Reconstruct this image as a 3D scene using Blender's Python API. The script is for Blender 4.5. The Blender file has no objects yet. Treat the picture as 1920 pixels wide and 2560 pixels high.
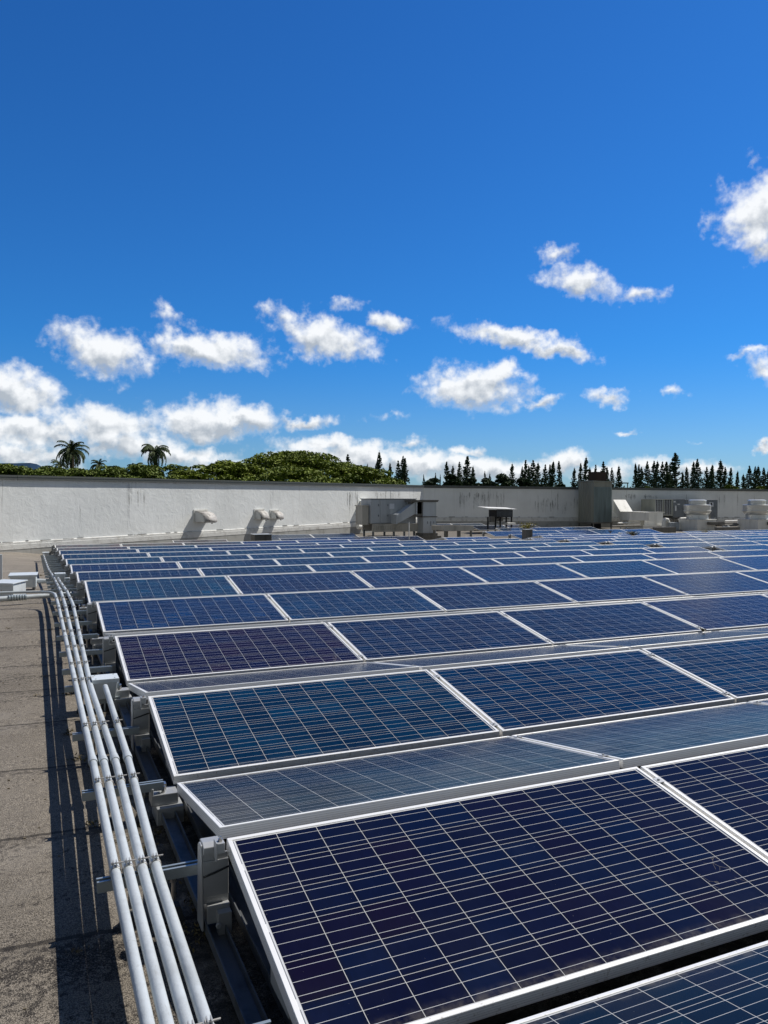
import bpy, bmesh, math, random
from mathutils import Vector, Matrix, noise
from math import radians, sin, cos, pi, atan2, asin, sqrt
random.seed(7)
S = bpy.context.scene
COL = S.collection

# ------------------------------------------------------------------ camera
F = 1960.3; CX0, CY0 = 960, 1280
YAW, PITCH, ROLL = 0.4223, -0.0153, 0.0028
CP = Vector((-0.6456, -2.8837, 1.262))
fw = Vector((sin(YAW)*cos(PITCH), cos(YAW)*cos(PITCH), sin(PITCH)))
r0 = Vector((cos(YAW), -sin(YAW), 0)); u0 = r0.cross(fw)
rt = r0*cos(ROLL)+u0*sin(ROLL); up = u0*cos(ROLL)-r0*sin(ROLL)
cd = bpy.data.cameras.new('camera'); cam = bpy.data.objects.new('camera', cd); COL.objects.link(cam)
M = Matrix((rt, up, -fw)).transposed().to_4x4(); M.translation = CP
cam.matrix_world = M
cd.sensor_fit = 'VERTICAL'; cd.sensor_height = 24; cd.lens = F/2560*24
cd.clip_start = .05; cd.clip_end = 20000
S.camera = cam
S.render.resolution_x = 768; S.render.resolution_y = 1024

def ray(px, py): return fw + rt*((px-CX0)/F) - up*((py-CY0)/F)
def at(px, py, Y):
    d = ray(px, py); return CP + d*((Y-CP.y)/d.y)
def atd(px, py, D): return CP + ray(px, py)*D
def azel(px, py):
    d = ray(px, py).normalized(); return atan2(d.x, d.y), asin(d.z)

# ------------------------------------------------------------------ light
SUN_AZ, SUN_EL = radians(84), radians(50)
S.view_settings.view_transform = 'Standard'; S.view_settings.look = 'None'
S.view_settings.exposure = 0.0; S.view_settings.gamma = 1
sd = bpy.data.lights.new('sun', 'SUN'); sd.energy = 4.6; sd.angle = radians(.5); sd.color = (1, .95, .87)
sun = bpy.data.objects.new('sun', sd); COL.objects.link(sun)
sv = Vector((cos(SUN_EL)*sin(SUN_AZ), cos(SUN_EL)*cos(SUN_AZ), sin(SUN_EL)))
sun.rotation_euler = sv.to_track_quat('Z', 'Y').to_euler()

class NT:
    def __init__(s, nt): s.nt = nt
    def n(s, t, **k):
        o = s.nt.nodes.new(t)
        for a, b in k.items(): setattr(o, a, b)
        return o
    def l(s, a, b): s.nt.links.new(a, b)
    def setin(s, sock, v):
        if isinstance(v, (int, float)): sock.default_value = v
        elif isinstance(v, (tuple, list, Vector)):
            v = tuple(v)
            if sock.type == 'RGBA' and len(v) == 3: v = v+(1,)
            sock.default_value = v
        else: s.l(v, sock)
    def m(s, op, a, b=0., c=0., clamp=False):
        o = s.n('ShaderNodeMath', operation=op, use_clamp=clamp)
        s.setin(o.inputs[0], a); s.setin(o.inputs[1], b); s.setin(o.inputs[2], c)
        return o.outputs[0]
    def vm(s, op, a, b=(0, 0, 0), scale=None):
        o = s.n('ShaderNodeVectorMath', operation=op)
        s.setin(o.inputs[0], a); s.setin(o.inputs[1], b)
        if scale is not None: s.setin(o.inputs['Scale'], scale)
        return o.outputs['Value'] if op in ('LENGTH', 'DOT_PRODUCT') else o.outputs[0]
    def mix(s, f, a, b, bt='MIX'):
        o = s.n('ShaderNodeMix', data_type='RGBA', blend_type=bt)
        s.setin(o.inputs[0], f); s.setin(o.inputs[6], a); s.setin(o.inputs[7], b)
        return o.outputs[2]
    def sm(s, v, a, b, c=0., d=1.):
        o = s.n('ShaderNodeMapRange', interpolation_type='SMOOTHSTEP')
        for i, q in enumerate((v, a, b, c, d)): s.setin(o.inputs[i], q)
        return o.outputs[0]
    def noise(s, vec, scale, detail=3, rough=.55, dist=0.):
        o = s.n('ShaderNodeTexNoise'); s.l(vec, o.inputs['Vector'])
        o.inputs['Scale'].default_value = scale; o.inputs['Detail'].default_value = detail
        o.inputs['Roughness'].default_value = rough; o.inputs['Distortion'].default_value = dist
        return o.outputs['Fac']
    def map(s, vec, loc=(0, 0, 0), rot=(0, 0, 0), sc=(1, 1, 1), t='POINT'):
        o = s.n('ShaderNodeMapping', vector_type=t); s.l(vec, o.inputs[0])
        o.inputs[1].default_value = loc; o.inputs[2].default_value = rot; o.inputs[3].default_value = sc
        return o.outputs[0]
    def xyz(s, v):
        o = s.n('ShaderNodeSeparateXYZ'); s.l(v, o.inputs[0]); return o.outputs
    def comb(s, x, y, z=0.):
        o = s.n('ShaderNodeCombineXYZ'); s.setin(o.inputs[0], x); s.setin(o.inputs[1], y); s.setin(o.inputs[2], z)
        return o.outputs[0]

# ------------------------------------------------------------------ world: sky and clouds
W = bpy.data.worlds.new('World'); S.world = W; W.use_nodes = True
wt = W.node_tree; wt.nodes.clear(); N = NT(wt)
out = N.n('ShaderNodeOutputWorld'); bg = N.n('ShaderNodeBackground'); bg.inputs[1].default_value = .1
sky = N.n('ShaderNodeTexSky', sky_type='NISHITA', sun_disc=False)
sky.sun_elevation = SUN_EL; sky.sun_rotation = SUN_AZ
sky.air_density = 1.0; sky.dust_density = .25; sky.ozone_density = 3.0; sky.altitude = 100
tc = N.n('ShaderNodeTexCoord')
X, Y, Z = N.xyz(tc.outputs['Generated'])
az = N.m('ARCTAN2', X, Y); el = N.m('ARCSINE', Z)
RAD = 57.2958
gr = N.mix(N.sm(el, 0., .2), (.42, .66, 1.0), (.16, .61, 1.13))
gr = N.mix(N.sm(el, .2, .62), gr, (.15, .58, 1.13))
skyc = N.mix(1., sky.outputs[0], gr, 'MULTIPLY')
# fill light added in the unseen sky behind the camera: bright low, dim overhead
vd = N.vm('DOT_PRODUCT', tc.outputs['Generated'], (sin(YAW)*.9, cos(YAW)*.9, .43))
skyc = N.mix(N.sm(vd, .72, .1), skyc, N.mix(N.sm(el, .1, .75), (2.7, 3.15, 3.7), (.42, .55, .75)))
uv0 = N.comb(N.m('MULTIPLY', az, RAD), N.m('MULTIPLY', el, RAD))
# cloud list: photo position, half sizes (all from display px), tilt deg, strength
CL = [(225,757,108,48,-12,1),(460,757,138,34,-3,1),(395,742,60,26,-20,.8),(352,676,34,16,-35,.42),(420,712,40,12,-20,.3),(705,732,118,42,-14,1),(612,682,42,24,-20,.65),
 (750,657,52,12,8,.42),(845,697,48,22,-14,.8),(1110,730,150,22,-11,.95),(1205,756,95,16,-16,.85),(1020,838,125,48,-3,1.05),(1085,812,60,30,0,.9),(1175,868,46,17,8,.8),(1325,857,48,17,-6,.8),
 (1262,612,88,28,-16,.8),(1278,582,26,24,-60,.5),(1385,635,55,17,5,.65),(1202,548,40,20,10,.65),(1640,460,78,70,30,1.05),(1622,360,22,10,45,.4),(1655,530,40,30,0,.8),(1535,480,22,22,50,.4),(1648,800,46,24,-30,.62),(1612,764,50,9,4,.5),
 (40,850,105,48,-12,1),(0,820,50,35,0,.9),(60,930,120,42,0,1.),(230,922,140,42,-4,1.05),(440,912,130,42,5,1.1),(650,912,75,14,4,.75),(40,985,150,30,0,.9),(520,905,110,30,0,.95),(300,965,140,28,0,.95),(400,985,130,22,0,.9),
 (700,962,120,22,0,.9),(640,990,120,22,0,.9),(780,985,120,36,-4,1.1),(900,1000,110,32,0,1.1),(1010,1015,130,30,0,1.05),(1120,1018,120,26,0,1.),(1215,1000,62,30,8,1.05),(1300,1020,90,22,0,.9),
 (1410,1010,66,26,0,1.),(1500,1018,80,20,0,.9),(1560,1020,50,12,0,.7),(1457,848,24,10,0,.35),(1355,930,24,6,0,.55),(1650,960,16,9,0,.8),(1507,952,14,6,0,.45),
 (885,956,30,13,0,.55),(1005,978,48,14,0,.8),(835,898,34,9,0,.28),(470,1005,90,18,0,.8),(100,1012,80,8,0,.6)]
gt = bpy.data.node_groups.new('cloud_field', 'ShaderNodeTree')
gt.interface.new_socket('Vector', in_out='INPUT', socket_type='NodeSocketVector')
gt.interface.new_socket('Value', in_out='OUTPUT', socket_type='NodeSocketFloat')
gt.interface.new_socket('Height', in_out='OUTPUT', socket_type='NodeSocketFloat')
G = NT(gt); gi = G.n('NodeGroupInput'); go = G.n('NodeGroupOutput')
gv = gi.outputs[0]
wn = G.n('ShaderNodeTexNoise'); G.l(gv, wn.inputs['Vector']); wn.inputs['Scale'].default_value = .5; wn.inputs['Detail'].default_value = 6; wn.inputs['Roughness'].default_value = .6
warp = G.vm('SCALE', G.vm('SUBTRACT', wn.outputs['Color'], (.5, .5, .5)), scale=2.4)
wx, wy, wz = G.xyz(warp)
pv = G.vm('ADD', gv, G.comb(G.m('MULTIPLY', wx, 1.3), G.m('MULTIPLY', wy, .9)))
dens = None; hh = None
kpx = 1.157*57.2958/F
for (x, y, w, h, a, s) in CL:
    A_, E_ = azel(x*1.157, y*1.157)
    c = cos(atan2(x*1.157-CX0, F))
    mp = G.map(pv, (A_*RAD, E_*RAD, 0), (0, 0, radians(a)), (w*kpx*c*1.22, h*kpx*1.3, 1), 'TEXTURE')
    ln = G.vm('LENGTH', mp)
    d = G.m('MULTIPLY', G.m('SUBTRACT', 1., ln), s)
    yy = G.m('MULTIPLY', G.xyz(mp)[1], G.m('MAXIMUM', d, 0.))
    hh = yy if hh is None else G.m('ADD', hh, yy)
    dens = d if dens is None else G.m('SMOOTH_MAX', dens, d, .12)
G.l(dens, go.inputs[0]); G.l(hh, go.inputs[1])
def field(v):
    g = N.n('ShaderNodeGroup'); g.node_tree = gt; N.l(v, g.inputs[0]); return g.outputs
f0 = field(uv0)
n1 = N.noise(uv0, .75, 6, .5); n2 = N.noise(uv0, 2.6, 5, .5)
dd = N.m('ADD', f0[0], N.m('ADD', N.m('MULTIPLY', N.m('SUBTRACT', n1, .5), 1.15), N.m('MULTIPLY', N.m('SUBTRACT', n2, .5), .4)))
alpha = N.sm(dd, .02, .72)
n1b = N.noise(N.vm('ADD', uv0, (.3, .55, 0)), .75, 6, .5)
lit = N.m('MULTIPLY', N.m('SUBTRACT', n1, n1b), 2.3)
hrel = N.m('MULTIPLY', f0[1], 1.1)
shade = N.m('ADD', N.m('ADD', .72, lit), N.m('MULTIPLY', hrel, 2.), clamp=True)
shade2 = N.m('MAXIMUM', shade, N.sm(dd, .5, .05, 0, .85))
cc = N.mix(shade2, (4.6, 5.1, 5.7), (9.7, 9.9, 10.1))
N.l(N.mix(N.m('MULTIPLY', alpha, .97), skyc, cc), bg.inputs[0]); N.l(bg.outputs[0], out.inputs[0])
W.cycles.sampling_method = 'MANUAL'; W.cycles.sample_map_resolution = 512

# ------------------------------------------------------------------ materials
def mat(name, col, rough=.6, metal=0., spec=.5, fn=None):
    m = bpy.data.materials.new(name); m.use_nodes = True
    q = NT(m.node_tree); b = m.node_tree.nodes['Principled BSDF']
    b.inputs['Base Color'].default_value = tuple(col)+(1,)
    b.inputs['Roughness'].default_value = rough; b.inputs['Metallic'].default_value = metal
    b.inputs['Specular IOR Level'].default_value = spec
    if fn: fn(q, b)
    return m
def oc(q): return q.n('ShaderNodeTexCoord').outputs['Object']
def bump(q, b, h, dist=.01, st=1.):
    o = q.n('ShaderNodeBump'); q.l(h, o.inputs['Height']); o.inputs['Distance'].default_value = dist; o.inputs['Strength'].default_value = st
    q.l(o.outputs[0], b.inputs['Normal'])
def varied(dark, sc=3., amt=.6, streak=False, bm=0.):
    def f(q, b):
        v = oc(q); base = tuple(b.inputs['Base Color'].default_value)[:3]
        vv = q.map(v, sc=(1, 1, .12)) if streak else v
        n = q.noise(vv, sc, 6, .65)
        q.l(q.mix(q.sm(n, .45, .75, 0, amt), base, dark), b.inputs['Base Color'])
        rr = b.inputs['Roughness'].default_value
        q.l(q.m('ADD', rr-.08, q.m('MULTIPLY', n, .18)), b.inputs['Roughness'])
        if bm: bump(q, b, q.noise(v, sc*6, 3), bm)
    return f
def f_frame(q, b):
    v = oc(q); x, y, z = q.xyz(v)
    oi = q.n('ShaderNodeObjectInfo')
    g = q.m('LESS_THAN', q.m('FRACT', q.m('MULTIPLY', z, 118.)), .16)
    g = q.m('MULTIPLY', g, q.m('LESS_THAN', z, -.004))
    dirt = q.noise(v, 38, 4, .7)
    dm = q.m('MULTIPLY', q.sm(dirt, .56, .68), q.sm(y, .03, .008))
    c = q.mix(q.m('MULTIPLY', dm, .6), (.9, .895, .87), (.33, .27, .2))
    c = q.mix(q.m('MULTIPLY', g, .55), c, (.2, .2, .2))
    c = q.mix(q.sm(q.noise(v, 5, 4), .5, .8, 0, .25), c, (.5, .5, .5))
    q.l(c, b.inputs['Base Color'])
def f_pipe(q, b):
    v = oc(q); n = q.noise(v, 6, 6, .7); f = q.noise(v, 60, 4, .7); d = q.noise(q.map(v, sc=(1, .15, 1)), 30, 4, .7)
    c = q.mix(q.sm(n, .4, .7), (.52, .56, .58), (.42, .45, .46))
    c = q.mix(q.sm(f, .55, .75, 0, .35), c, (.3, .31, .3))
    c = q.mix(q.sm(d, .6, .75, 0, .45), c, (.3, .29, .26))
    q.l(c, b.inputs['Base Color']); bump(q, b, f, .0015)
mFrame = mat('anodised_aluminium', (.7, .7, .7), .42, .12, .5, f_frame)
mAlu = mat('mill_aluminium', (.45, .46, .46), .42, .3, .5, varied((.3, .3, .3), 6, .5))
mRail = mat('dark_rail', (.16, .17, .18), .5, .5, .5, varied((.05, .05, .05), 6, .8))
mSteel = mat('galvanised_strut', (.42, .48, .5), .45, .6, .5, varied((.2, .2, .19), 7, .5))
mBolt = mat('steel_bolt', (.55, .53, .5), .3, .9)
mRust = mat('rusty_bolt', (.25, .15, .1), .7, .4)
mPipe = mat('pvc_grey', (.5, .54, .56), .5, 0, .4, f_pipe)
mBox = mat('grey_box_paint', (.68, .73, .75), .4, 0, .5, varied((.4, .42, .42), 4, .5))
mRubber = mat('black_rubber', (.03, .033, .036), .8, 0, .3)
mDark = mat('dark_interior', (.015, .015, .016), .8)
mBacksheet = mat('backsheet', (.6, .6, .58), .6)

def f_cells(q, b):
    v = oc(q); x, y, z = q.xyz(v)
    px, py = .1587, .1585
    X0 = .9522; Y0 = .496-.4755
    u = q.m('DIVIDE', q.m('ADD', x, X0), px); w = q.m('DIVIDE', q.m('SUBTRACT', y, Y0), py)
    fu = q.m('FRACT', u); fv = q.m('FRACT', w)
    iu = q.m('FLOOR', u); iv = q.m('FLOOR', w)
    du = q.m('ABSOLUTE', q.m('SUBTRACT', fu, .5)); dv = q.m('ABSOLUTE', q.m('SUBTRACT', fv, .5))
    gapu = q.m('GREATER_THAN', du, .5-.0072); gapv = q.m('GREATER_THAN', dv, .5-.0058)
    bus = None
    for c in (1/6, .5, 5/6):
        t = q.m('LESS_THAN', q.m('ABSOLUTE', q.m('SUBTRACT', fv, c)), .0056)
        bus = t if bus is None else q.m('MAXIMUM', bus, t)
    inx = q.m('LESS_THAN', q.m('ABSOLUTE', x), X0); iny = q.m('LESS_THAN', q.m('ABSOLUTE', q.m('SUBTRACT', y, .496)), .4755)
    inside = q.m('MULTIPLY', inx, iny)
    oi = q.n('ShaderNodeObjectInfo')
    wn = q.n('ShaderNodeTexWhiteNoise', noise_dimensions='4D'); q.l(q.comb(iu, iv, 0), wn.inputs[0]); q.l(q.m('MULTIPLY', oi.outputs['Random'], 71.), wn.inputs['W'])
    rv = wn.outputs['Value']
    base = oi.outputs['Color']
    grain = q.n('ShaderNodeTexVoronoi'); q.l(q.map(v, sc=(1, .45, 1)), grain.inputs['Vector']); grain.inputs['Scale'].default_value = 70
    gr = q.xyz(grain.outputs['Color'])[0]
    c = q.mix(q.sm(rv, .2, 1., 0, .6), base, q.mix(1., base, (.7, 1.9, 1.75), 'MULTIPLY'))
    c = q.mix(q.sm(q.m('FRACT', q.m('MULTIPLY', rv, 17.)), .6, 1., 0, .75), c, q.mix(1., base, (1.9, .75, .75), 'MULTIPLY'))
    c = q.mix(q.m('MULTIPLY', gr, .32), c, q.mix(1., c, (1.25, 1.4, 1.5), 'MULTIPLY'))
    # cell edge a little deeper, finger haze
    edge = q.sm(q.m('MAXIMUM', du, dv), .36, .5)
    c = q.mix(q.m('MULTIPLY', edge, .35), c, (.006, .006, .012))
    # snail-trail cracks in a few cells
    vo = q.n('ShaderNodeTexVoronoi', feature='DISTANCE_TO_EDGE')
    wv = q.vm('ADD', v, q.vm('SCALE', q.n('ShaderNodeTexNoise').outputs['Color'], scale=.03))
    q.l(wv, vo.inputs['Vector']); vo.inputs['Scale'].default_value = 17
    crk = q.m('MULTIPLY', q.m('LESS_THAN', vo.outputs['Distance'], .012), q.m('GREATER_THAN', rv, .965))
    crk = q.m('MULTIPLY', crk, q.m('GREATER_THAN', q.noise(v, 11, 2), .5))
    c = q.mix(q.m('MULTIPLY', crk, .4), c, (.3, .28, .22))
    white = (.62, .63, .64)
    c = q.mix(bus, c, (.52, .53, .53))
    c = q.mix(q.m('MAXIMUM', gapu, gapv), c, (.5, .5, .48))
    c = q.mix(inside, white, c)
    # ribbon on the short margins: dark dashes between pairs of strings
    ax = q.m('ABSOLUTE', x)
    rib = q.m('MULTIPLY', q.m('GREATER_THAN', ax, .957), q.m('LESS_THAN', ax, .9605))
    dash = q.m('GREATER_THAN', q.m('ABSOLUTE', q.m('SUBTRACT', q.m('FRACT', q.m('MULTIPLY', w, .5)), .5)), .06)
    rib = q.m('MULTIPLY', q.m('MULTIPLY', rib, dash), iny)
    c = q.mix(rib, c, (.22, .23, .25))
    # dust: along the lower edge and faint film
    dn = q.noise(v, 14, 6, .7)
    lowy = q.sm(y, .075, .012)
    c = q.mix(q.m('MULTIPLY', q.m('MULTIPLY', lowy, q.sm(dn, .35, .75)), .3), c, (.3, .27, .22))
    c = q.mix(q.sm(q.noise(v, 2.4, 5, .6), .4, .8, .001, .012), c, (.4, .42, .45))
    c = q.mix(q.m('LESS_THAN', z, -.007), c, (.5, .5, .5))
    spk = q.m('LESS_THAN', q.noise(v, 160, 1), .17)
    c = q.mix(q.m('MULTIPLY', spk, .3), c, (.5, .5, .48))
    q.l(c, b.inputs['Base Color'])
    b.inputs['Roughness'].default_value = .32
    q.l(q.m('ADD', .1, q.m('MULTIPLY', dn, .14)), b.inputs['Roughness'])
    b.inputs['IOR'].default_value = 1.32
mCells = mat('solar_cells', (.01, .02, .06), .12, 0, .22, f_cells)

# roof surface
def f_roof(q, b):
    v = q.n('ShaderNodeNewGeometry').outputs['Position']; x, y, z = q.xyz(v)
    n_f = q.noise(v, 210, 2, .6); n_m = q.noise(v, 34, 4, .7); n_l = q.noise(v, .9, 5, .65); n_s = q.noise(q.map(v, sc=(.35, 1.6, 1)), 2.2, 6, .7)
    c = q.mix(q.sm(n_f, .36, .64), (.088, .076, .06), (.38, .335, .275))
    c = q.mix(q.sm(n_m, .42, .66, 0, .5), c, (.13, .115, .1))
    c = q.mix(q.sm(n_l, .38, .68, 0, .5), c, q.mix(1., c, (.55, .54, .52), 'MULTIPLY'))
    # dark granule-loss stains, strong on the nearest sheet
    near = q.sm(y, .9, -.3, 0., .13)
    st = q.sm(q.m('ADD', q.m('ADD', n_s, near), q.m('MULTIPLY', q.m('SUBTRACT', n_m, .5), 1.1)), .6, .72)
    c = q.mix(q.m('MULTIPLY', q.m('MULTIPLY', st, q.sm(n_f, .68, .46)), .9), c, (.025, .022, .02))
    pt = q.noise(q.map(v, loc=(3, 1, 0), sc=(.8, 1.1, 1)), 1.7, 3, .5)
    c = q.mix(q.sm(pt, .56, .7, 0, .4), c, (.3, .27, .23))
    c = q.mix(q.sm(q.noise(v, 5.5, 5, .75), .66, .7, 0, .7), c, (.035, .03, .026))
    # lap seams every metre
    wob = q.m('MULTIPLY', q.m('SUBTRACT', q.noise(v, 2.6, 3), .5), .07)
    ys = q.m('ADD', q.m('ADD', y, wob), q.m('MULTIPLY', x, .06))
    fr = q.m('FRACT', q.m('ADD', q.m('MULTIPLY', ys, 1.03), .32))
    lw = q.m('ADD', .006, q.m('MULTIPLY', n_m, .014))
    seam = q.m('LESS_THAN', q.m('ABSOLUTE', q.m('SUBTRACT', fr, .5)), lw)
    band = q.m('MULTIPLY', q.sm(q.m('ABSOLUTE', q.m('SUBTRACT', fr, .44)), .1, .0), q.sm(n_m, .4, .6))
    c = q.mix(q.m('MULTIPLY', band, .55), c, (.045, .04, .036))
    c = q.mix(q.m('MULTIPLY', seam, .7), c, (.025, .022, .02))
    # damp black growth under the array edge
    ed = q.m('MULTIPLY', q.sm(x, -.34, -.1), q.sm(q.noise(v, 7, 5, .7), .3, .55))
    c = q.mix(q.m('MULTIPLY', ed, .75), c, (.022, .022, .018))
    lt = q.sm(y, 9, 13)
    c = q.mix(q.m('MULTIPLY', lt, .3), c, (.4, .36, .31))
    q.l(c, b.inputs['Base Color'])
    bump(q, b, q.m('ADD', n_f, q.m('MULTIPLY', seam, -.8)), .006, .9)
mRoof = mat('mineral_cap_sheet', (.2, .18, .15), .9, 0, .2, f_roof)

def f_wall(q, b):
    v = oc(q); x, y, z = q.xyz(v)
    big = q.noise(v, .6, 5, .6); fine = q.noise(v, 9, 6, .65)
    c = q.mix(q.sm(big, .35, .7), (.8, .82, .81), (.9, .92, .91))
    vs = q.map(v, sc=(1, 1, .06))
    s1 = q.noise(vs, 4.5, 5, .75); s2 = q.noise(vs, 17, 3, .6)
    top = q.sm(z, .0, 1., 1., 1.)
    wh = q.noise(q.map(v, sc=(1, 1, .01)), .42, 2)
    topm = q.sm(q.m('ADD', z, q.m('MULTIPLY', q.noise(vs, 8, 2), .9)), 1.2, 2.3)
    c = q.mix(q.m('MULTIPLY', q.m('MULTIPLY', q.sm(s1, .54, .7), q.sm(s2, .42, .62)), q.m('MULTIPLY', q.sm(wh, .5, .62), q.m('ADD', .35, q.m('MULTIPLY', topm, .5)))), c, (.1, .1, .09))
    c = q.mix(q.sm(s1, .5, .8, 0, .22), c, (.42, .42, .4))
    c = q.mix(q.m('MULTIPLY', q.sm(fine, .6, .75), .15), c, (.4, .4, .38))
    q.l(c, b.inputs['Base Color'])
    vo = q.noise(v, 3.2, 5, .6, .8)
    bump(q, b, q.m('ADD', q.m('MULTIPLY', vo, 1.), q.m('MULTIPLY', fine, .35)), .02, .7)
mWall = mat('painted_stucco', (.7, .7, .68), .8, 0, .3, f_wall)
mStreak = mat('algae_stain', (.09, .09, .075), .85)
mCoping = mat('coping_metal', (.12, .13, .12), .5, .3, .5, varied((.1, .1, .09), 2.5, .6))
mFlash = mat('white_flashing', (.72, .72, .69), .6, 0, .4, varied((.3, .28, .25), 5, .6, bm=.01))
mBlock = mat('base_block', (.42, .42, .4), .85, 0, .2, varied((.2, .2, .18), 2.5, .6))
mGalv = mat('galvanised_sheet', (.58, .61, .63), .45, .2, .5, varied((.38, .4, .4), 2.5, .7, streak=True))
mGalvD = mat('weathered_sheet', (.2, .19, .17), .7, .2, .4, varied((.12, .11, .09), 4, .8, streak=True))
mHood = mat('stained_hood', (.5, .48, .45), .6, .1, .4, varied((.1, .08, .075), 9, .95))
mHoodSide = mat('hood_cap_paint', (.62, .63, .62), .6)
mUnit = mat('unit_paint', (.5, .53, .55), .5, .1, .5, varied((.35, .37, .38), 2, .6, streak=True))
mUnitDk = mat('unit_dark_paint', (.17, .19, .21), .5, .1, .5, varied((.05, .055, .06), 3, .6))
mTan = mat('tan_paint', (.55, .52, .45), .6, 0, .4, varied((.2, .19, .16), 3, .5, streak=True))
mGreen = mat('green_grey_paint', (.29, .3, .26), .55, 0, .4, varied((.18, .18, .15), 2, .6, streak=True))
mLouv = mat('door_metal', (.24, .3, .3), .45, .3, .5, varied((.1, .12, .12), 4, .6, streak=True))
mWhite = mat('white_duct', (.84, .83, .78), .6, 0, .4, varied((.5, .48, .42), 3, .6, streak=True))
mFan = mat('spun_aluminium', (.72, .72, .68), .36, .45, .5, varied((.5, .47, .4), 4, .5))
mLabel = mat('white_sticker', (.75, .77, .8), .4)
mPlantG = mat('weed_leaf', (.13, .17, .04), .6)
mPlantY = mat('yellow_weed_leaf', (.4, .36, .06), .6)
mPlantD = mat('dry_weed', (.16, .13, .08), .8)
def leafmat(name, a, bb, tr=.25):
    def f(q, b):
        v = q.n('ShaderNodeNewGeometry').outputs['Position']
        n = q.noise(v, 1.2, 4, .7); n2 = q.noise(v, 7, 2)
        q.l(q.mix(q.sm(q.m('ADD', q.m('MULTIPLY', n, .7), q.m('MULTIPLY', n2, .3)), .38, .62), a, bb), b.inputs['Base Color'])
        b.inputs['Transmission Weight'].default_value = 0
    return mat(name, a, .7, 0, .25, f)
mLeafA = leafmat('rain_tree_leaf', (.075, .11, .012), (.23, .28, .035))
mLeafB = leafmat('hedge_leaf', (.09, .13, .02), (.18, .23, .045))
mLeafC = leafmat('conifer_needles', (.02, .04, .022), (.075, .11, .05))
mLeafP = leafmat('palm_leaf', (.035, .055, .02), (.1, .13, .05))
mBark = mat('bark', (.07, .055, .04), .9, 0, .2, varied((.03, .025, .02), 5, .6))
mHill = mat('far_hills', (.03, .06, .11), .9, 0, 0.)  # blue of the distance haze is put into the hill colour
mGround = mat('grass_ground', (.05, .08, .025), .9, 0, .1, varied((.03, .05, .02), .05, .6))

# ------------------------------------------------------------------ mesh helpers
class MB:
    def __init__(s): s.v = []; s.f = []; s.sm = False
    def add(s, vs, fs):
        o = len(s.v); s.v += [tuple(p) for p in vs]; s.f += [tuple(i+o for i in f) for f in fs]; return s
    def box(s, x0, x1, y0, y1, z0, z1, mtx=None):
        vs = [Vector((x, y, z)) for z in (z0, z1) for x, y in ((x0, y0), (x1, y0), (x1, y1), (x0, y1))]
        if mtx: vs = [mtx @ p for p in vs]
        return s.add(vs, [(3, 2, 1, 0), (4, 5, 6, 7), (0, 1, 5, 4), (1, 2, 6, 5), (2, 3, 7, 6), (3, 0, 4, 7)])
    def prism(s, poly, a0, a1, axis='x'):   # poly in the other two axes, extruded along axis
        n = len(poly); vs = []
        for a in (a0, a1):
            for p, q in poly: vs.append({'x': (a, p, q), 'y': (p, a, q), 'z': (p, q, a)}[axis])
        fs = [tuple(range(n)), tuple(range(2*n-1, n-1, -1))]+[(i, i+n, (i+1) % n+n, (i+1) % n) for i in range(n)]
        return s.add(vs, fs)
    def tube(s, pts, r, seg=10, cap=True, r1=None):
        pts = [Vector(p) for p in pts]; n = len(pts); rings = []
        pn = None
        for i, p in enumerate(pts):
            t = (pts[min(i+1, n-1)]-pts[max(i-1, 0)]).normalized()
            if pn is None:
                a = Vector((0, 0, 1)) if abs(t.z) < .9 else Vector((1, 0, 0)); pn = (a-t*a.dot(t)).normalized()
            else: pn = (pn-t*pn.dot(t)).normalized()
            b = t.cross(pn); rr = r if r1 is None else r+(r1-r)*i/(n-1)
            rings.append([p+(pn*cos(2*pi*k/seg)+b*sin(2*pi*k/seg))*rr for k in range(seg)])
        vs = [q for g in rings for q in g]
        fs = [(i*seg+k, i*seg+(k+1) % seg, (i+1)*seg+(k+1) % seg, (i+1)*seg+k) for i in range(n-1) for k in range(seg)]
        if cap: fs += [tuple(range(seg-1, -1, -1)), tuple((n-1)*seg+k for k in range(seg))]
        return s.add(vs, fs)
    def lathe(s, prof, c=(0, 0, 0), seg=32):
        vs = []; n = len(prof)
        for r, z in prof:
            for k in range(seg): vs.append((c[0]+r*cos(2*pi*k/seg), c[1]+r*sin(2*pi*k/seg), c[2]+z))
        fs = [(i*seg+k, i*seg+(k+1) % seg, (i+1)*seg+(k+1) % seg, (i+1)*seg+k) for i in range(n-1) for k in range(seg)]
        fs += [tuple((n-1)*seg+k for k in range(seg)), tuple(range(seg-1, -1, -1))]
        return s.add(vs, fs)
    def build(s, name, m, parent=None, loc=None, smooth=False, fix=True):
        me = bpy.data.meshes.new(name); me.from_pydata(s.v, [], s.f); me.update()
        if fix:
            bm = bmesh.new(); bm.from_mesh(me); bmesh.ops.recalc_face_normals(bm, faces=bm.faces[:]); bm.to_mesh(me); bm.free()
        me.materials.append(m)
        if smooth:
            me.polygons.foreach_set('use_smooth', [True]*len(me.polygons))
            try: me.set_sharp_from_angle(angle=radians(40))
            except Exception: pass
        o = bpy.data.objects.new(name, me); COL.objects.link(o)
        if parent: o.parent = parent
        if loc: o.location = loc
        return o
def bev(o, w=.004, seg=2):
    md = o.modifiers.new('bevel', 'BEVEL'); md.width = w; md.segments = seg; md.limit_method = 'ANGLE'; md.angle_limit = radians(40)
    return o
def tag(o, label=None, cat=None, group=None, kind=None):
    if label: o['label'] = label
    if cat: o['category'] = cat
    if group: o['group'] = group
    if kind: o['kind'] = kind
    return o
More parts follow.
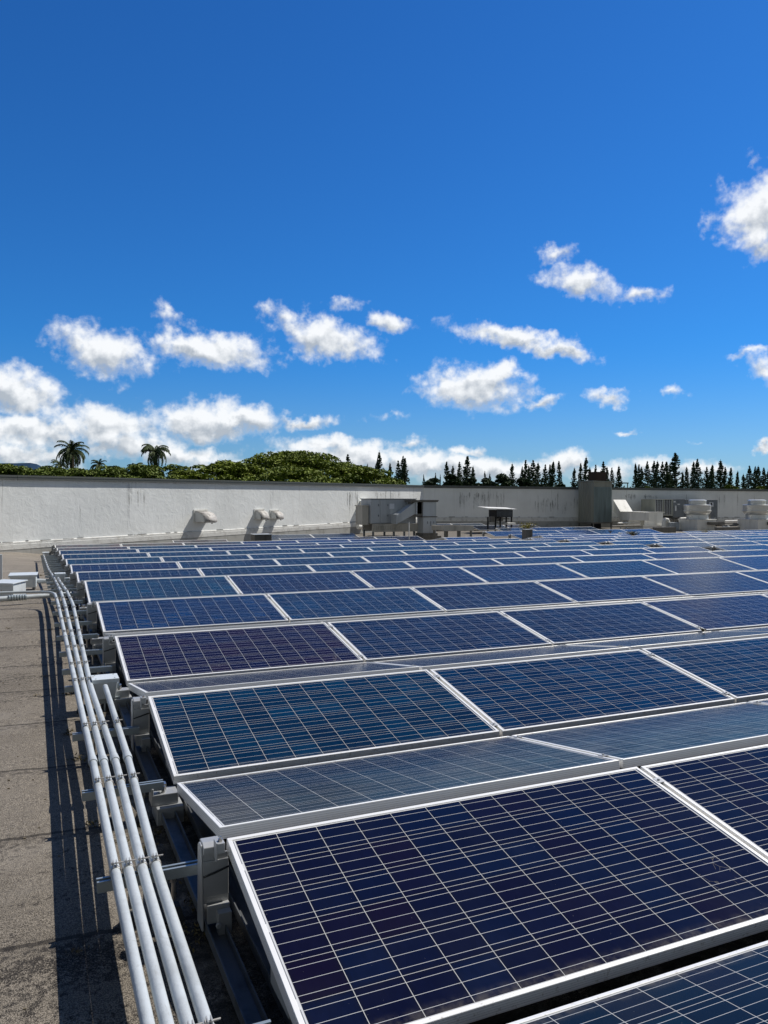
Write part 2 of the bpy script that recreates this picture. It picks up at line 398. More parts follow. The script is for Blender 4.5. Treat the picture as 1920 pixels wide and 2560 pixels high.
def thing(name, label, cat, loc=(0, 0, 0), rz=0., group=None):
    o = bpy.data.objects.new(name, None); COL.objects.link(o); o.location = loc; o.rotation_euler = (0, 0, rz)
    o.empty_display_size = .1
    return tag(o, label, cat, group)
def dup(root, loc=None, rot=None, label=None):
    r = root.copy(); COL.objects.link(r)
    if loc is not None: r.location = loc
    if rot is not None: r.rotation_euler = rot
    if label: r['label'] = label
    for ch in list(root.children):
        c = ch.copy(); COL.objects.link(c); c.parent = r
        for g in list(ch.children):
            d = g.copy(); COL.objects.link(d); d.parent = c
    return r
OW = ['zeroth', 'first', 'second', 'third', 'fourth', 'fifth', 'sixth', 'seventh', 'eighth', 'ninth', 'tenth', 'eleventh', 'twelfth', 'thirteenth', 'fourteenth', 'fifteenth', 'sixteenth', 'seventeenth', 'eighteenth', 'nineteenth', 'twentieth']
def ordw(n):
    if n <= 20: return OW[n]
    t = {2: 'twenty', 3: 'thirty', 4: 'forty', 5: 'fifty', 6: 'sixty'}[n//10]
    return t[:-1]+'ieth' if n % 10 == 0 else t+'-'+OW[n % 10]

# ------------------------------------------------------------------ roof profile
PP = 2.1663; PW = 1.98; TF = .189; TB = .1543; DD = .992
ZR = [0, .0318, .0645, .1014, .1353, .0695, .0259, -.0206, -.0595, -.0972, -.1507, -.183, -.213, -.168, -.112, -.045, -.008]
RH = .36
def interp(y):
    k = y/PP
    if k < 0: return .015*k*2
    if k >= len(ZR)-1: return ZR[-1]
    i = int(k); return ZR[i]+(ZR[i+1]-ZR[i])*(k-i)
WY0, WS = 24.9, .58                       # left parapet line y = WY0 + WS*x
def roofz(x, y):
    z = interp(y)-RH
    dist = (WY0+WS*x-y)*.865
    if x < 0: z += .16*min(1, -x/1.2)*max(0, min(1, 1-dist/7))
    return z
NX, NY = 150, 190
mb = MB()
xs = [-9+ (i/NX)**1.0*66 for i in range(NX+1)]; ys = [-7+i/NY*52 for i in range(NY+1)]
vs = [(x, y, roofz(x, y)) for y in ys for x in xs]
fs = [(j*(NX+1)+i, j*(NX+1)+i+1, (j+1)*(NX+1)+i+1, (j+1)*(NX+1)+i) for j in range(NY) for i in range(NX)]
mb.add(vs, fs)
# keep the deck inside the parapets
ok = []
LC = Vector((19.25, 36.06)); RS = -.07
def inside(x, y):
    if x < LC.x: return y < WY0+WS*x+.3
    return y < LC.y+RS*(x-LC.x)+.3
mb.f = [f for f in mb.f if inside(mb.v[f[0]][0], mb.v[f[0]][1]-.35)]
tag(mb.build('roof_deck', mRoof, smooth=True, fix=False), kind='structure')
g = MB().add([(-3000, -3000, -7), (3000, -3000, -7), (3000, 3000, -7), (-3000, 3000, -7)], [(0, 1, 2, 3)]).build('ground', mGround, fix=False); tag(g, kind='structure')

# ------------------------------------------------------------------ parapet walls
def wall(name, label, p0, p1, zb, zt0, zt1, cop=.0, stains=()):
    """p0->p1 in plan, roof side is on the right-hand side of travel; local x along, y towards roof is negative"""
    L = (Vector(p1)-Vector(p0)).length; a = atan2(p1[1]-p0[1], p1[0]-p0[0])
    t = thing(name, label, 'wall', (p0[0], p0[1], 0), a)
    n = int(L/.4)
    m = MB()
    vs = []; nn = n+1
    def ztop(x): return zt0+(zt1-zt0)*x/L
    for i in range(nn):
        x = L*i/n; wob = .02*noise.noise(Vector((x*1.3, 0, 0)))
        vs += [(x, 0, zb), (x, 0, ztop(x)-.06+wob), (x, .25, ztop(x)-.06), (x, .25, zb)]
    fs = [(i*4+a_, (i+1)*4+a_, (i+1)*4+(a_+1) % 4, i*4+(a_+1) % 4) for i in range(n) for a_ in range(4)]
    fs += [(0, 1, 2, 3), tuple(n*4+k for k in (3, 2, 1, 0))]
    m.add(vs, fs).build('stucco_face', mWall, t)
    # coping cap in lengths
    m = MB(); x = 0.; k = 0
    while x < L-.01:
        x1 = min(x+3.05, L)
        z0 = ztop(x); z1 = ztop(x1); d = .003*(k % 2)
        for (ya, yb, h0, h1) in ((-.05-d, .3, -.04, .06+d), (-.075-d, -.05-d, -.085, .045), (-.085-d, -.075-d, .0, .012)):
            m.add([(x+.004, ya, z0+h0), (x1, ya, z1+h0), (x1, yb, z1+h0), (x+.004, yb, z0+h0), (x+.004, ya, z0+h1), (x1, ya, z1+h1), (x1, yb, z1+h1), (x+.004, yb, z0+h1)],
                  [(3, 2, 1, 0), (4, 5, 6, 7), (0, 1, 5, 4), (1, 2, 6, 5), (2, 3, 7, 6), (3, 0, 4, 7)])
        x = x1; k += 1
    m.build('coping', mCoping, t)
    return t, L, a
zl0 = 1.262-(1189-1250)/F*24.2*1.0   # top at the photo's left edge
WA = (-9., WY0+WS*-9.); WC = (LC.x, LC.y)
# top heights chosen so that the coping follows a level line
t, LL, aL = wall('parapet_wall', 'long sunlit white stucco parapet wall with dark streaks behind the left of the array', WA, WC, -1.0, 2.0, 2.0)
tL = t
def on_left(px, py):
    d = ray(px, py); k = (WY0+WS*CP.x-CP.y)/(d.y-WS*d.x); p = CP+d*k
    return (Vector((p.x, p.y))-Vector(WA)).length, p.z, p
WB = (62., LC.y+RS*(62-LC.x))
tR, LR, aR = wall('parapet_wall', 'shaded grey-white parapet wall running behind the rooftop machines on the right', WC, WB, -1.0, 2.0, 2.0)
def on_right(px, py):
    d = ray(px, py); k = (LC.y+RS*(CP.x-LC.x)-CP.y)/(d.y-RS*d.x); p = CP+d*k
    return (Vector((p.x, p.y))-Vector(WC)).length, p.z, p
# trim and heights measured on the photo (filled by data, real positions along each wall)
def fitline(fn, a, b):
    s0, z0, _ = fn(*a); s1, z1, _ = fn(*b); k = (z1-z0)/(s1-s0); return lambda s: z0+k*(s-s0)
topL = fitline(on_left, (0, 1187), (1058, 1213)); topR = fitline(on_right, (1058, 1213), (1910, 1223))
flaL = fitline(on_left, (0, 1366), (900, 1310)); flaR = fitline(on_right, (1093, 1298), (1915, 1298))
def reheight(t, tf, L):
    for o in t.children:
        for v in o.data.vertices:
            if v.co.z > .5: v.co.z += tf(v.co.x)-2.0-.06
reheight(tL, topL, LL); reheight(tR, topR, LR)
def band(t, L, fl, nm):
    m = MB(); n = int(L/.5)
    def strip(y0, h0, h1, jit):
        for i in range(n):
            x0, x1 = L*i/n, L*(i+1)/n; a0, a1 = fl(x0), fl(x1)
            m.add([(x0, y0, a0+h0), (x1, y0, a1+h0), (x1, -.001, a1+h0), (x0, -.001, a0+h0), (x0, y0, a0+h1), (x1, y0, a1+h1), (x1, -.001, a1+h1+.02), (x0, -.001, a0+h1+.02)],
                  [(3, 2, 1, 0), (4, 5, 6, 7), (0, 1, 5, 4), (2, 3, 7, 6)])
    strip(-.06, -.12, .03, 0); strip(-.045, .03, .1, 0)
    m.build('flashing', mFlash, t)
    m = MB(); x = 0.
    while x < L:
        x1 = min(x+1.2, L)
        a0, a1 = fl(x)-.12, fl(x1)-.12
        m.add([(x+.004, -.05, -1), (x1-.004, -.05, -1), (x1-.004, -.002, -1), (x+.004, -.002, -1), (x+.004, -.05, a0-.001), (x1-.004, -.05, a1-.001), (x1-.004, -.002, a1-.001), (x+.004, -.002, a0-.001)],
              [(3, 2, 1, 0), (4, 5, 6, 7), (0, 1, 5, 4), (1, 2, 6, 5), (2, 3, 7, 6), (3, 0, 4, 7)])
        x = x1
    m.build('base_course', mBlock, t)
    # torn paint edge above the flashing: many small irregular lips
    m = MB(); x = .1
    while x < L-.3:
        w = random.uniform(.05, .4); a0 = fl(x)+.115+random.uniform(-.01, .02)
        if random.random() < .55:
            m.box(x, x+w, -.035, -.003, a0, a0+random.uniform(.008, .022))
        x += w+random.uniform(.02, .5)
    m.build('torn_paint_lip', mStreak, t)
band(tL, LL, flaL, 'l'); band(tR, LR, flaR, 'r')
# individual water stains (thin films of algae with their own outline)
def stains(t, fn, lst):
    m = MB()
    for (px, y0, y1, w) in lst:
        s, z0, _ = fn(px, y0); _, z1, _ = fn(px, y1)
        n = 7; vs = []
        for i in range(n+1):
            k = i/n; ww = w*(1-.75*k)*random.uniform(.5, 1.)*(.3 if i in (0, n) else 1)
            c = s+random.uniform(-.01, .01)
            zz = z0+(z1-z0)*k
            vs += [(c-ww/2, -.003, zz), (c+ww/2, -.003, zz)]
        m.add(vs, [(2*i, 2*i+1, 2*i+3, 2*i+2) for i in range(n)])
    m.build('water_stain', mStreakT, t, fix=False)
def f_st(q, b):
    v = oc(q); n = q.noise(q.map(v, sc=(1, 1, .15)), 14, 5, .7)
    q.l(q.sm(n, .35, .78, .0, .58), b.inputs['Alpha'])
mStreakT = mat('algae_streak', (.085, .085, .07), .85, 0, .2, f_st)
L1 = [(322, 1207, 1300, .12), (328, 1208, 1275, .07), (318, 1210, 1330, .05), (345, 1225, 1270, .08), (360, 1225, 1290, .06), (200, 1260, 1315, .05), (352, 1222, 1262, .05), (370, 1230, 1300, .04), (237, 1270, 1300, .04), (605, 1212, 1240, .04)]
for i in range(26): L1.append((random.uniform(868, 895), random.uniform(1226, 1236), random.uniform(1248, 1300), .05))
for i in range(34): L1.append((random.choice([random.uniform(935, 965), random.uniform(975, 1000)]), random.uniform(1224, 1236), random.uniform(1242, 1256), .07))
stains(tL, on_left, L1)
L2 = []
for i in range(40): L2.append((random.uniform(1148, 1260), random.uniform(1228, 1240), random.uniform(1246, 1280), random.uniform(.05, .14)))
for i in range(32): L2.append((random.uniform(1335, 1450), random.uniform(1230, 1262), random.uniform(1262, 1288), random.uniform(.05, .14)))
for i in range(40): L2.append((random.choice([random.uniform(1562, 1590), random.uniform(1610, 1642)]), random.uniform(1234, 1242), random.uniform(1244, 1252), random.uniform(.06, .15)))
for px in (1160, 1810, 1812, 1844, 1716, 1886, 1798): L2.append((px, 1236, 1275, .12))
stains(tR, on_right, L2)

# ------------------------------------------------------------------ solar panels
HW = 1.956/2
def frame_mesh():
    m = MB(); t = .016; h = .046
    m.box(-HW, HW, 0, t, -h, 0); m.box(-HW, HW, DD-t, DD, -h, 0)
    m.box(-HW, -HW+t, t, DD-t, -h, 0); m.box(HW-t, HW, t, DD-t, -h, 0)
    # return flange below
    m.box(-HW+.0005, HW-.0005, t, t+.02, -h+.0005, -h+.003); m.box(-HW+.0005, HW-.0005, DD-t-.02, DD-t, -h+.0005, -h+.003)
    return m
def make_panel():
    t = thing('solar_panel', '', 'solar panel', group='solar panels set out in rows across the roof')
    f = frame_mesh().build('frame', mFrame, t); bev(f, .0012, 1)
    c = MB().box(-HW+.0165, HW-.0165, .0165, DD-.0165, -.0075, -.0035).build('cell_sheet', mCells, t)
    return t
proto = make_panel(); protoused = False
SHADE = ['navy', 'deep blue', 'teal blue', 'purplish navy', 'dark blue', 'slate blue']
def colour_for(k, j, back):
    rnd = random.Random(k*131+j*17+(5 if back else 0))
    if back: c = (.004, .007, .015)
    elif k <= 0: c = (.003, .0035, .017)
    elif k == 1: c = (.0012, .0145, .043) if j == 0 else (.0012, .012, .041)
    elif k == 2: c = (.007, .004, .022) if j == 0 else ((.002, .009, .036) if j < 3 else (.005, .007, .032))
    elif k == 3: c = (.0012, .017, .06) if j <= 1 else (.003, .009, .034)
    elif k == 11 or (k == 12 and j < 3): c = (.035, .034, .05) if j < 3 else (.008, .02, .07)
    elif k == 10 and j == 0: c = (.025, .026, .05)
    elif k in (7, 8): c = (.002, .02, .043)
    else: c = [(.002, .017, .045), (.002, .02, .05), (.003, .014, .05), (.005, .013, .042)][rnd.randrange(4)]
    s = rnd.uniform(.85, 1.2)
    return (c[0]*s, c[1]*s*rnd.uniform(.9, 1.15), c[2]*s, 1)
def put_panel(k, j, off, back, label):
    """front panels: ridge at y=k*PP, low edge towards the camera"""
    global protoused
    rnd = random.Random(k*77+j*13+back)
    xc = (j+.5)*PW+off; zr = interp(k*PP) if k >= 0 else .015*k*2
    if k == -1: zr = -.03
    if back:
        y = k*PP+.1215+DD*cos(TB); z = zr-.0033-DD*sin(TB); rot = (TB, 0, pi)
        loc = (xc, y, z)
    else:
        loc = (xc, k*PP-DD*cos(TF), zr-DD*sin(TF)); rot = (TF, 0, 0)
    loc = (loc[0], loc[1], loc[2]+rnd.uniform(-.002, .002))
    if not protoused: t = proto; protoused = True; t.location = loc; t.rotation_euler = rot; t['label'] = label
    else: t = dup(proto, loc, rot, label)
    t.rotation_mode = 'XYZ'
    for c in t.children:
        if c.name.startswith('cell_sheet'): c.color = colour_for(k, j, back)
    return t
# Euler XYZ with z=pi: x rotation applied first, then turned about z -> tilts towards +y, as needed
def nrow(k): return 'nearest row' if k == 0 else ordw(k+1)+' row back'
FRONT = []   # (k, j, off)
vis = {0: 3, 1: 4, 2: 5, 3: 6, 4: 7}
for k in range(0, 5):
    for j in range(vis[k]): FRONT.append((k, j, 0., 'L'))
for k in range(5, 11):
    for j in range(8): FRONT.append((k, j, 0., 'L'))
for j in (0, 1, 2, 3, 4, 5, 7): FRONT.append((11, j, 0., 'L'))
for j in (2, 4, 5, 6): FRONT.append((12, j, 0., 'L'))
for j in (4, 5): FRONT.append((13, j, 0., 'L'))
OR = .27*PW
right = {5: (8, 10), 6: (8, 11), 7: (8, 12), 8: (8, 13), 9: (8, 14), 10: (8, 15), 11: (9, 16), 12: (9, 18), 13: (9, 14), 14: (10, 13), 15: (10, 12), 16: (9, 11)}
for k, (a, b) in right.items():
    for j in range(a, b):
        if k == 12 and j in (11, 13): continue
        FRONT.append((k, j, OR if k < 15 else .18*PW, 'R'))
cntL = {}
colw = {0: 'navy', 1: 'teal blue', 2: 'purplish', 3: 'bright blue'}
for (k, j, off, sd_) in FRONT:
    key = (k, sd_); cntL[key] = cntL.get(key, 0)+1
    if sd_ == 'L':
        w = 'dark navy' if k == 0 else 'teal-blue' if k == 1 else ('purplish' if k == 2 and j == 0 else 'blue')
        lb = f'{w} camera-facing panel, {ordw(cntL[key])} from the conduits in the {nrow(k)}'
    else:
        lb = f'blue panel right of the walkway gap, {ordw(cntL[key])} from gap in the {nrow(k)}'
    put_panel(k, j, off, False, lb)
BACK = [(-1, j, 0., 'L') for j in (0, 1, 2)]+[(k, j, off, sd_) for (k, j, off, sd_) in FRONT if k <= 11]
for k, j, off, sd_ in BACK:
    nm = 'in front of the nearest camera-facing row' if k < 0 else f'behind the {nrow(k)}'
    if sd_ == 'L': lb = f'panel tilted away, {ordw(j+1)} from conduits, {nm}'
    else: lb = f'panel tilted away right of walkway gap, {ordw(j-7)} in line, {nm}'
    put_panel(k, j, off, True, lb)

# mid clamps and end clamps on the near rows (parts of the panel on their right)
def near_clamps():
    for t in [o for o in COL.objects if o.name.startswith('solar_panel')]:
        y = t.location.y; x = t.location.x
        if y < 8 and x < 9 and (x > 1.5):
            for s in (.09, .86):
                m = MB(); sgn = -1 if abs(t.rotation_euler.z) < .1 else 1
                xe = sgn*(HW+.012)
                m.box(xe-.011, xe+.011, s-.02, s+.02, -.04, -.006); m.box(xe-.018, xe+.018, s-.02, s+.02, .001, .004)
                m.tube([(xe, s, .004), (xe, s, .011)], .006, 6)
                m.build('clamp', mAlu, t)
near_clamps()

# ------------------------------------------------------------------ racking
def make_support():
    t = thing('ridge_support', '', 'panel support', group='supports holding the panel ridges')
    m = MB()
    # thin outer flange with a rounded shoulder, tapering out to its foot
    prof = [(-.07, -.325), (.02, -.325), (.012, -.06)]+[(-.018+.03*cos(a_), -.045+.03*sin(a_)) for a_ in (0, pi/6, pi/3, pi/2)]+[(-.04, -.018), (-.052, -.05)]
    m.prism(prof, -.082, -.074, 'x')
    prof2 = [(-.018+.03*cos(a_), -.045+.03*sin(a_)) for a_ in (0, pi/6, pi/3, pi/2)]+[(-.04, -.018), (-.052, -.05)]
    m.prism([(-.055, -.05), (-.055, -.024), (-.03, -.0125), (.012, -.0125), (.012, -.05)], -.0738, -.006, 'x')
    bev(m.build('post', mAlu, t), .003)
    m = MB(); m.box(-.0735, .02, -.05, -.044, -.235, -.0502); m.box(-.0735, .02, -.056, -.0502, -.21, -.075); bev(m.build('side_plate', mAlu, t), .002)
    m = MB(); m.box(-.03, -.003, -.1, -.056, -.035, .003); m.box(-.036, -.0301, -.1, -.056, -.062, .006); bev(m.build('end_clamp', mAlu, t), .0015)
    m = MB(); m.tube([(-.016, -.078, .0032), (-.016, -.078, .012)], .009, 6); m.tube([(-.016, -.078, .012), (-.016, -.078, .02)], .004, 8); m.build('bolt', mBolt, t)
    m = MB(); m.box(-.062, .02, -.075, .03, -.3, -.2352); m.box(-.03, .02, -.11, -.0752, -.33, -.25); m.tube([(-.03, -.122, -.29), (-.03, -.1102, -.29)], .011, 8); m.box(-.055, -.005, -.13, -.0752, -.3345, -.3302)
    bev(m.build('foot_bracket', mAlu, t), .002)
    m = MB(); m.tube([(-.0745, -.058, -.13), (-.03, -.062, -.118), (.02, -.058, -.105)], .004, 6); m.build('cable', mRubber, t)
    return t
def make_foot():
    t = thing('valley_foot', '', 'panel support', group='feet holding the low panel edges')
    m = MB(); m.box(-.11, .02, -.05, .05, -.075, -.02); m.box(-.11, -.1, -.05, .05, -.0199, .012); bev(m.build('bracket', mAlu, t), .003)
    m = MB(); m.box(-.075, -.03, .01, .05, -.0199, .01); m.tube([(-.05, -.025, -.02), (-.05, -.025, .012)], .009, 6); m.build('hold_down_clip', mBolt, t)
    m = MB(); m.box(-.09, .04, -.09, .09, -.16, -.0755); bev(m.build('pedestal', mAlu, t), .004)
    return t
sup0 = make_support(); ft0 = make_foot(); first = True
for k in range(-1, 12):
    zr = interp(k*PP) if k >= 0 else -.03
    lb = f'grey metal ridge support at the left end of the {nrow(max(k,0))}' if k >= 0 else 'grey metal ridge support in front of the nearest row'
    p = (0, k*PP+.06, zr)
    if first: sup0.location = p; sup0['label'] = lb; first = False
    else: dup(sup0, p, None, lb)
for k in range(0, 12):
    yv = k*PP-DD*cos(TF)-.04; zv = (interp(k*PP)-DD*sin(TF))-.03
    lb = f'small metal foot under the low corner of the {nrow(k)}'
    if k == 0: ft0.location = (0, yv, zv); ft0['label'] = lb
    else: dup(ft0, (0, yv, zv), None, lb)
gapn = 0
for k, (a, b) in right.items():
    if k > 13: continue
    zr = interp(k*PP); gapn += 1
    dup(sup0, (a*PW+OR, k*PP+.02, zr), None, f'shiny ridge support in the walkway gap at the {nrow(k)}')
for k in range(0, 6):
    c = MB(); z0 = interp(k*PP)
    pts = [(.06, k*PP-.1, z0-.1), (.05, k*PP-.3, z0-.19), (.055, k*PP-.5, z0-.25), (.05, k*PP-.72, z0-.24), (.06, k*PP-.9, z0-.2)]
    c.tube(pts, .004, 6); c.tube([(x_+.01, y_, z_-.02) for x_, y_, z_ in pts], .0035, 6)
    tag(c.build('panel_cable', mRubber, smooth=True), f'thin black leads hanging under the left end of the {nrow(k)}', 'cable', 'black leads hanging under the panels')
# long base rails under the left edge
for i, (x0, w) in enumerate(((-.035, .034), (.09, .03), (8*PW+.1, .04), (8*PW+OR-.05, .04))):
    m = MB(); ya, yb = (-3., 26.) if i < 2 else (10.0, 24.5); y = ya
    while y < yb-.01:
        y1 = min(y+PP/2, yb)
        z0, z1 = roofz(x0, y)+.025, roofz(x0, y1)+.025
        for (xa, xb, h0, h1) in ((x0-w, x0+w, 0, .006), (x0-w, x0-w+.005, .0061, .04), (x0+w-.005, x0+w, .0061, .04)):
            m.add([(xa, y, z0+h0), (xb, y, z0+h0), (xb, y1, z1+h0), (xa, y1, z1+h0), (xa, y, z0+h1), (xb, y, z0+h1), (xb, y1, z1+h1), (xa, y1, z1+h1)],
                  [(3, 2, 1, 0), (4, 5, 6, 7), (0, 1, 5, 4), (1, 2, 6, 5), (2, 3, 7, 6), (3, 0, 4, 7)])
        y = y1
    lb = ['metal base rail on the roof nearest the conduits, under the panel ends', 'metal base rail just inside the panel ends, right of the outer rail',
          'base rail along the left side of the walkway gap', 'base rail along the right side of the walkway gap'][i]
    tag(m.build('base_rail', mRail), lb, 'rail', 'base rails under the array')
# concrete ballast blocks seen in the shade under the array edge
for i in range(9):
    k = i; y = k*PP-.55
    m = MB().box(-.07, .33, -.1, .1, 0, .095); o = m.build('ballast_block', mBlock, None, (.12, y, roofz(.1, y)+.07)); bev(o, .006)
    tag(o, f'grey ballast block lying in the shade under the {nrow(k)}', 'block', 'ballast blocks under the array')

# ------------------------------------------------------------------ conduits
PR = .0188
def zpipe(x, y): return roofz(x, y)+.22
SY = [-.82, .2, 1.13, 2.1, 3.3, 3.88, 4.6, 5.4, 6.2, 7.0]+[7.9+.78*i for i in range(17)]
def path(pts):  # resample with roof height
    out = []
    for (a, b) in zip(pts[:-1], pts[1:]):
        n = max(1, int((Vector(b)-Vector(a)).length/.12))
        for i in range(n):
            k = i/n; out.append((a[0]+(b[0]-a[0])*k, a[1]+(b[1]-a[1])*k))
    out.append(pts[-1])
    # smooth
    for _ in range(2):
        out = [out[0]]+[((out[i-1][0]+2*out[i][0]+out[i+1][0])/4, (out[i-1][1]+2*out[i][1]+out[i+1][1])/4) for i in range(1, len(out)-1)]+[out[-1]]
    return [(x, y, zpipe(x, y)) for x, y in out]
def conduit(label, pts, y0, y1, coup=(), endz=None, xoff=0):
    p = path(pts)
    t = thing('conduit', label, 'pipe', (0, 0, 0), 0, 'grey conduits running beside the array')
    MB().tube(p, PR, 14).build('pipe', mPipe, t, smooth=True)
    def xat(y):
        best = min(p, key=lambda q: abs(q[1]-y)); return best
    for y in coup:
        x, yy, z = xat(y); x2, y2, z2 = xat(y+.12)
        a = Vector((x, yy, z)); d = (Vector((x2, y2, z2))-a).normalized()
        MB().tube([a-d*.045, a+d*.01], PR+.0045, 14).tube([a+d*.01, a+d*.05], PR+.0025, 14).build('coupling', mPipe, t, smooth=True)
    for y in SY:
        if y0 < y < y1:
            x, yy, z = xat(y)
            m = MB(); m.lathe([(PR+.002, -.012), (PR+.0035, -.008), (PR+.0035, .008), (PR+.002, .012)], seg=16)
            m.v = [(vx, vz, vy) for vx, vy, vz in m.v]
            m.box(-.007, -.004, -.014, .014, PR, PR+.02); m.box(.004, .007, -.014, .014, PR, PR+.02)
            m.tube([(-.014, 0, PR+.012), (.03, 0, PR+.012)], .0032, 6); m.tube([(-.012, 0, PR+.012), (-.007, 0, PR+.012)], .007, 6)
            m.build('strap', mStrap, t, (x, y, z))
    return t
mStrap = mat('zinc_strap', (.5, .49, .46), .4, .3, .5, varied((.22, .13, .08), 40, .7))
P1 = [(-.37, -3.2), (-.365, .17), (-.357, 1.5), (-.358, 3.15), (-.356, 7.5), (-.366, 8.5), (-.40, 8.72), (-.50, 8.82), (-.8, 8.9), (-3.2, 9.3)]
P2 = [(-.322, -3.2), (-.318, .16), (-.305, 1.49), (-.307, 3.13), (-.28, 7.46), (-.30, 11.6), (-.345, 14), (-.366, 20.1)]
P3 = [(-.27, -3.2), (-.269, .16), (-.247, 1.49), (-.262, 3.11), (-.19, 7.43), (-.22, 9.5), (-.24, 11.55)]
P4 = [(-.225, -3.2), (-.22, .16), (-.182, 1.49), (-.165, 3.1)]
conduit('leftmost of the four grey conduits, elbowing left towards the metal boxes', P1, -3, 8.4, (1.52, 5.2, 7.4))
conduit('second grey conduit from the left, the one running on to the far wall', P2, -3, 20, (1.50, 5.2, 7.3, 10, 13, 16))
conduit('third grey conduit, ending at the small far junction box', P3, -3, 11.4, (1.50, 5.2, 7.2))
conduit('rightmost grey conduit, ending in the front of the near junction box', P4, -3, 3.0, (1.5,))
# lower crossing pipe beside the boxes
pts = [(-3.2, 9.0), (-1.2, 9.35), (-.75, 9.5), (-.4, 9.6), (-.12, 9.7)]
q = [(x, y, roofz(x, y)+.1) for x, y in pts]
t = thing('crossing_conduit', 'thicker grey pipe lying low across the roof left of the conduit bend', 'pipe')
MB().tube(q, .035, 12).build('pipe', mPipe, t, smooth=True)
for i in range(7):
    MB().tube([(-.95+i*.035, 9.42+i*.006, q[1][2]), (-.93+i*.035, 9.424+i*.006, q[1][2])], .045, 12).build('coupling', mSteel, t)
t = thing('crossing_conduit', 'flexible grey pipe leaving the back metal box towards the array', 'pipe')
MB().tube([(-.62, 12.2, roofz(0, 12)+.14), (-.4, 12.1, roofz(0, 12)+.13), (-.1, 12.25, roofz(0, 12)+.13), (.05, 12.3, roofz(0, 12)+.13)], .04, 12).build('pipe', mPipe, t, smooth=True)

def make_strut():
    t = thing('cross_strut', '', 'strut', group='cross struts carrying the conduits')
    m = MB(); m.box(-.43, -.05, -.02, .02, -.041, -.038); m.box(-.43, -.05, -.0205, -.017, -.0379, 0); m.box(-.43, -.05, .017, .0205, -.0379, 0); m.box(-.43, -.05, -.0169, -.009, -.003, 0); m.box(-.43, -.05, .009, .0169, -.003, 0)
    m.build('channel', mSteel, t)
    for x in (-.31, -.15):
        m = MB(); m.tube([(x, 0, -.13), (x, 0, -.0412)], .008, 8); m.tube([(x, 0, -.06), (x, 0, -.0415)], .014, 6); m.build('threaded_post', mBolt, t)
        m = MB(); m.add([(x-.04, -.04, -.2), (x+.04, -.04, -.2), (x+.04, .04, -.2), (x-.04, .04, -.2), (x-.022, -.022, -.15), (x+.022, -.022, -.15), (x+.022, .022, -.15), (x-.022, .022, -.15)],
             [(3, 2, 1, 0), (4, 5, 6, 7), (0, 1, 5, 4), (1, 2, 6, 5), (2, 3, 7, 6), (3, 0, 4, 7)])
        m.box(x-.075, x+.075, -.06, .06, -.21, -.2001)
        m.build('rubber_foot', mRubber, t)
    return t
st0 = make_strut()
for i, y in enumerate(SY):
    lb = f'{"galvanised" if y < 8 else "small"} cross strut under the conduits, {ordw(i+1)} from the camera'
    p = (0, y, zpipe(-.25, y)-PR-.003)
    if i == 0: st0.location = p; st0['label'] = lb
    else: dup(st0, p, None, lb)

# ------------------------------------------------------------------ junction and combiner boxes
def jbox(label, c, w, d, h, taper=.0, rz=0., lid=.012, stand=True):
    t = thing('junction_box', label, 'metal box', c, rz, 'grey metal boxes beside the conduits')
    m = MB(); k = taper
    m.add([(-w/2+k, -d/2+k*.3, 0), (w/2-k, -d/2+k*.3, 0), (w/2-k, d/2-k*.3, 0), (-w/2+k, d/2-k*.3, 0), (-w/2, -d/2, h), (w/2, -d/2, h), (w/2, d/2, h), (-w/2, d/2, h)],
          [(3, 2, 1, 0), (4, 5, 6, 7), (0, 1, 5, 4), (1, 2, 6, 5), (2, 3, 7, 6), (3, 0, 4, 7)])
    bev(m.build('body', mBox, t), .004)
    m = MB(); m.box(-w/2-.008, w/2+.008, -d/2-.008, d/2+.008, h+.001, h+lid); m.box(-w/2-.008, w/2+.008, -d/2-.011, -d/2-.0085, h-.018, h+lid)
    bev(m.build('lid', mBox, t), .003)
    m = MB()
    for sx in (-1, 1):
        for sy in (-1, 1): m.tube([(sx*(w/2-.02), sy*(d/2-.02), h+lid), (sx*(w/2-.02), sy*(d/2-.02), h+lid+.003)], .006, 8)
    m.build('lid_screw', mBolt, t)
    if stand:
        m = MB(); m.box(-w/2, w/2+.02, -.04, -.0, -.04, -.001); m.tube([(0, -.02, -.14), (0, -.02, -.04)], .008, 8); m.box(-.1, .1, -.12, .08, -.16, -.14); m.build('stand', mSteel, t)
    return t
def jb(label, px0, px1, pt, pb, Y, d, taper):
    p0, p1 = at(px0, pb, Y), at(px1, pb, Y); h = at(px0, pt, Y).z-p0.z
    jbox(label, ((p0.x+p1.x)/2, Y+d/2, p0.z), p1.x-p0.x, d, h, taper)
jb('near grey junction box with sloping sides, at the end of the rightmost conduit', 233, 295, 1704, 1751, 3.2, .16, .018)
jb('small far junction box where the third conduit ends', 138, 163, 1436, 1453, 11.6, .2, .012)
jb('tiny junction box farthest along the conduits near the wall', 107, 122, 1382.5, 1390, 20.3, .3, .012)
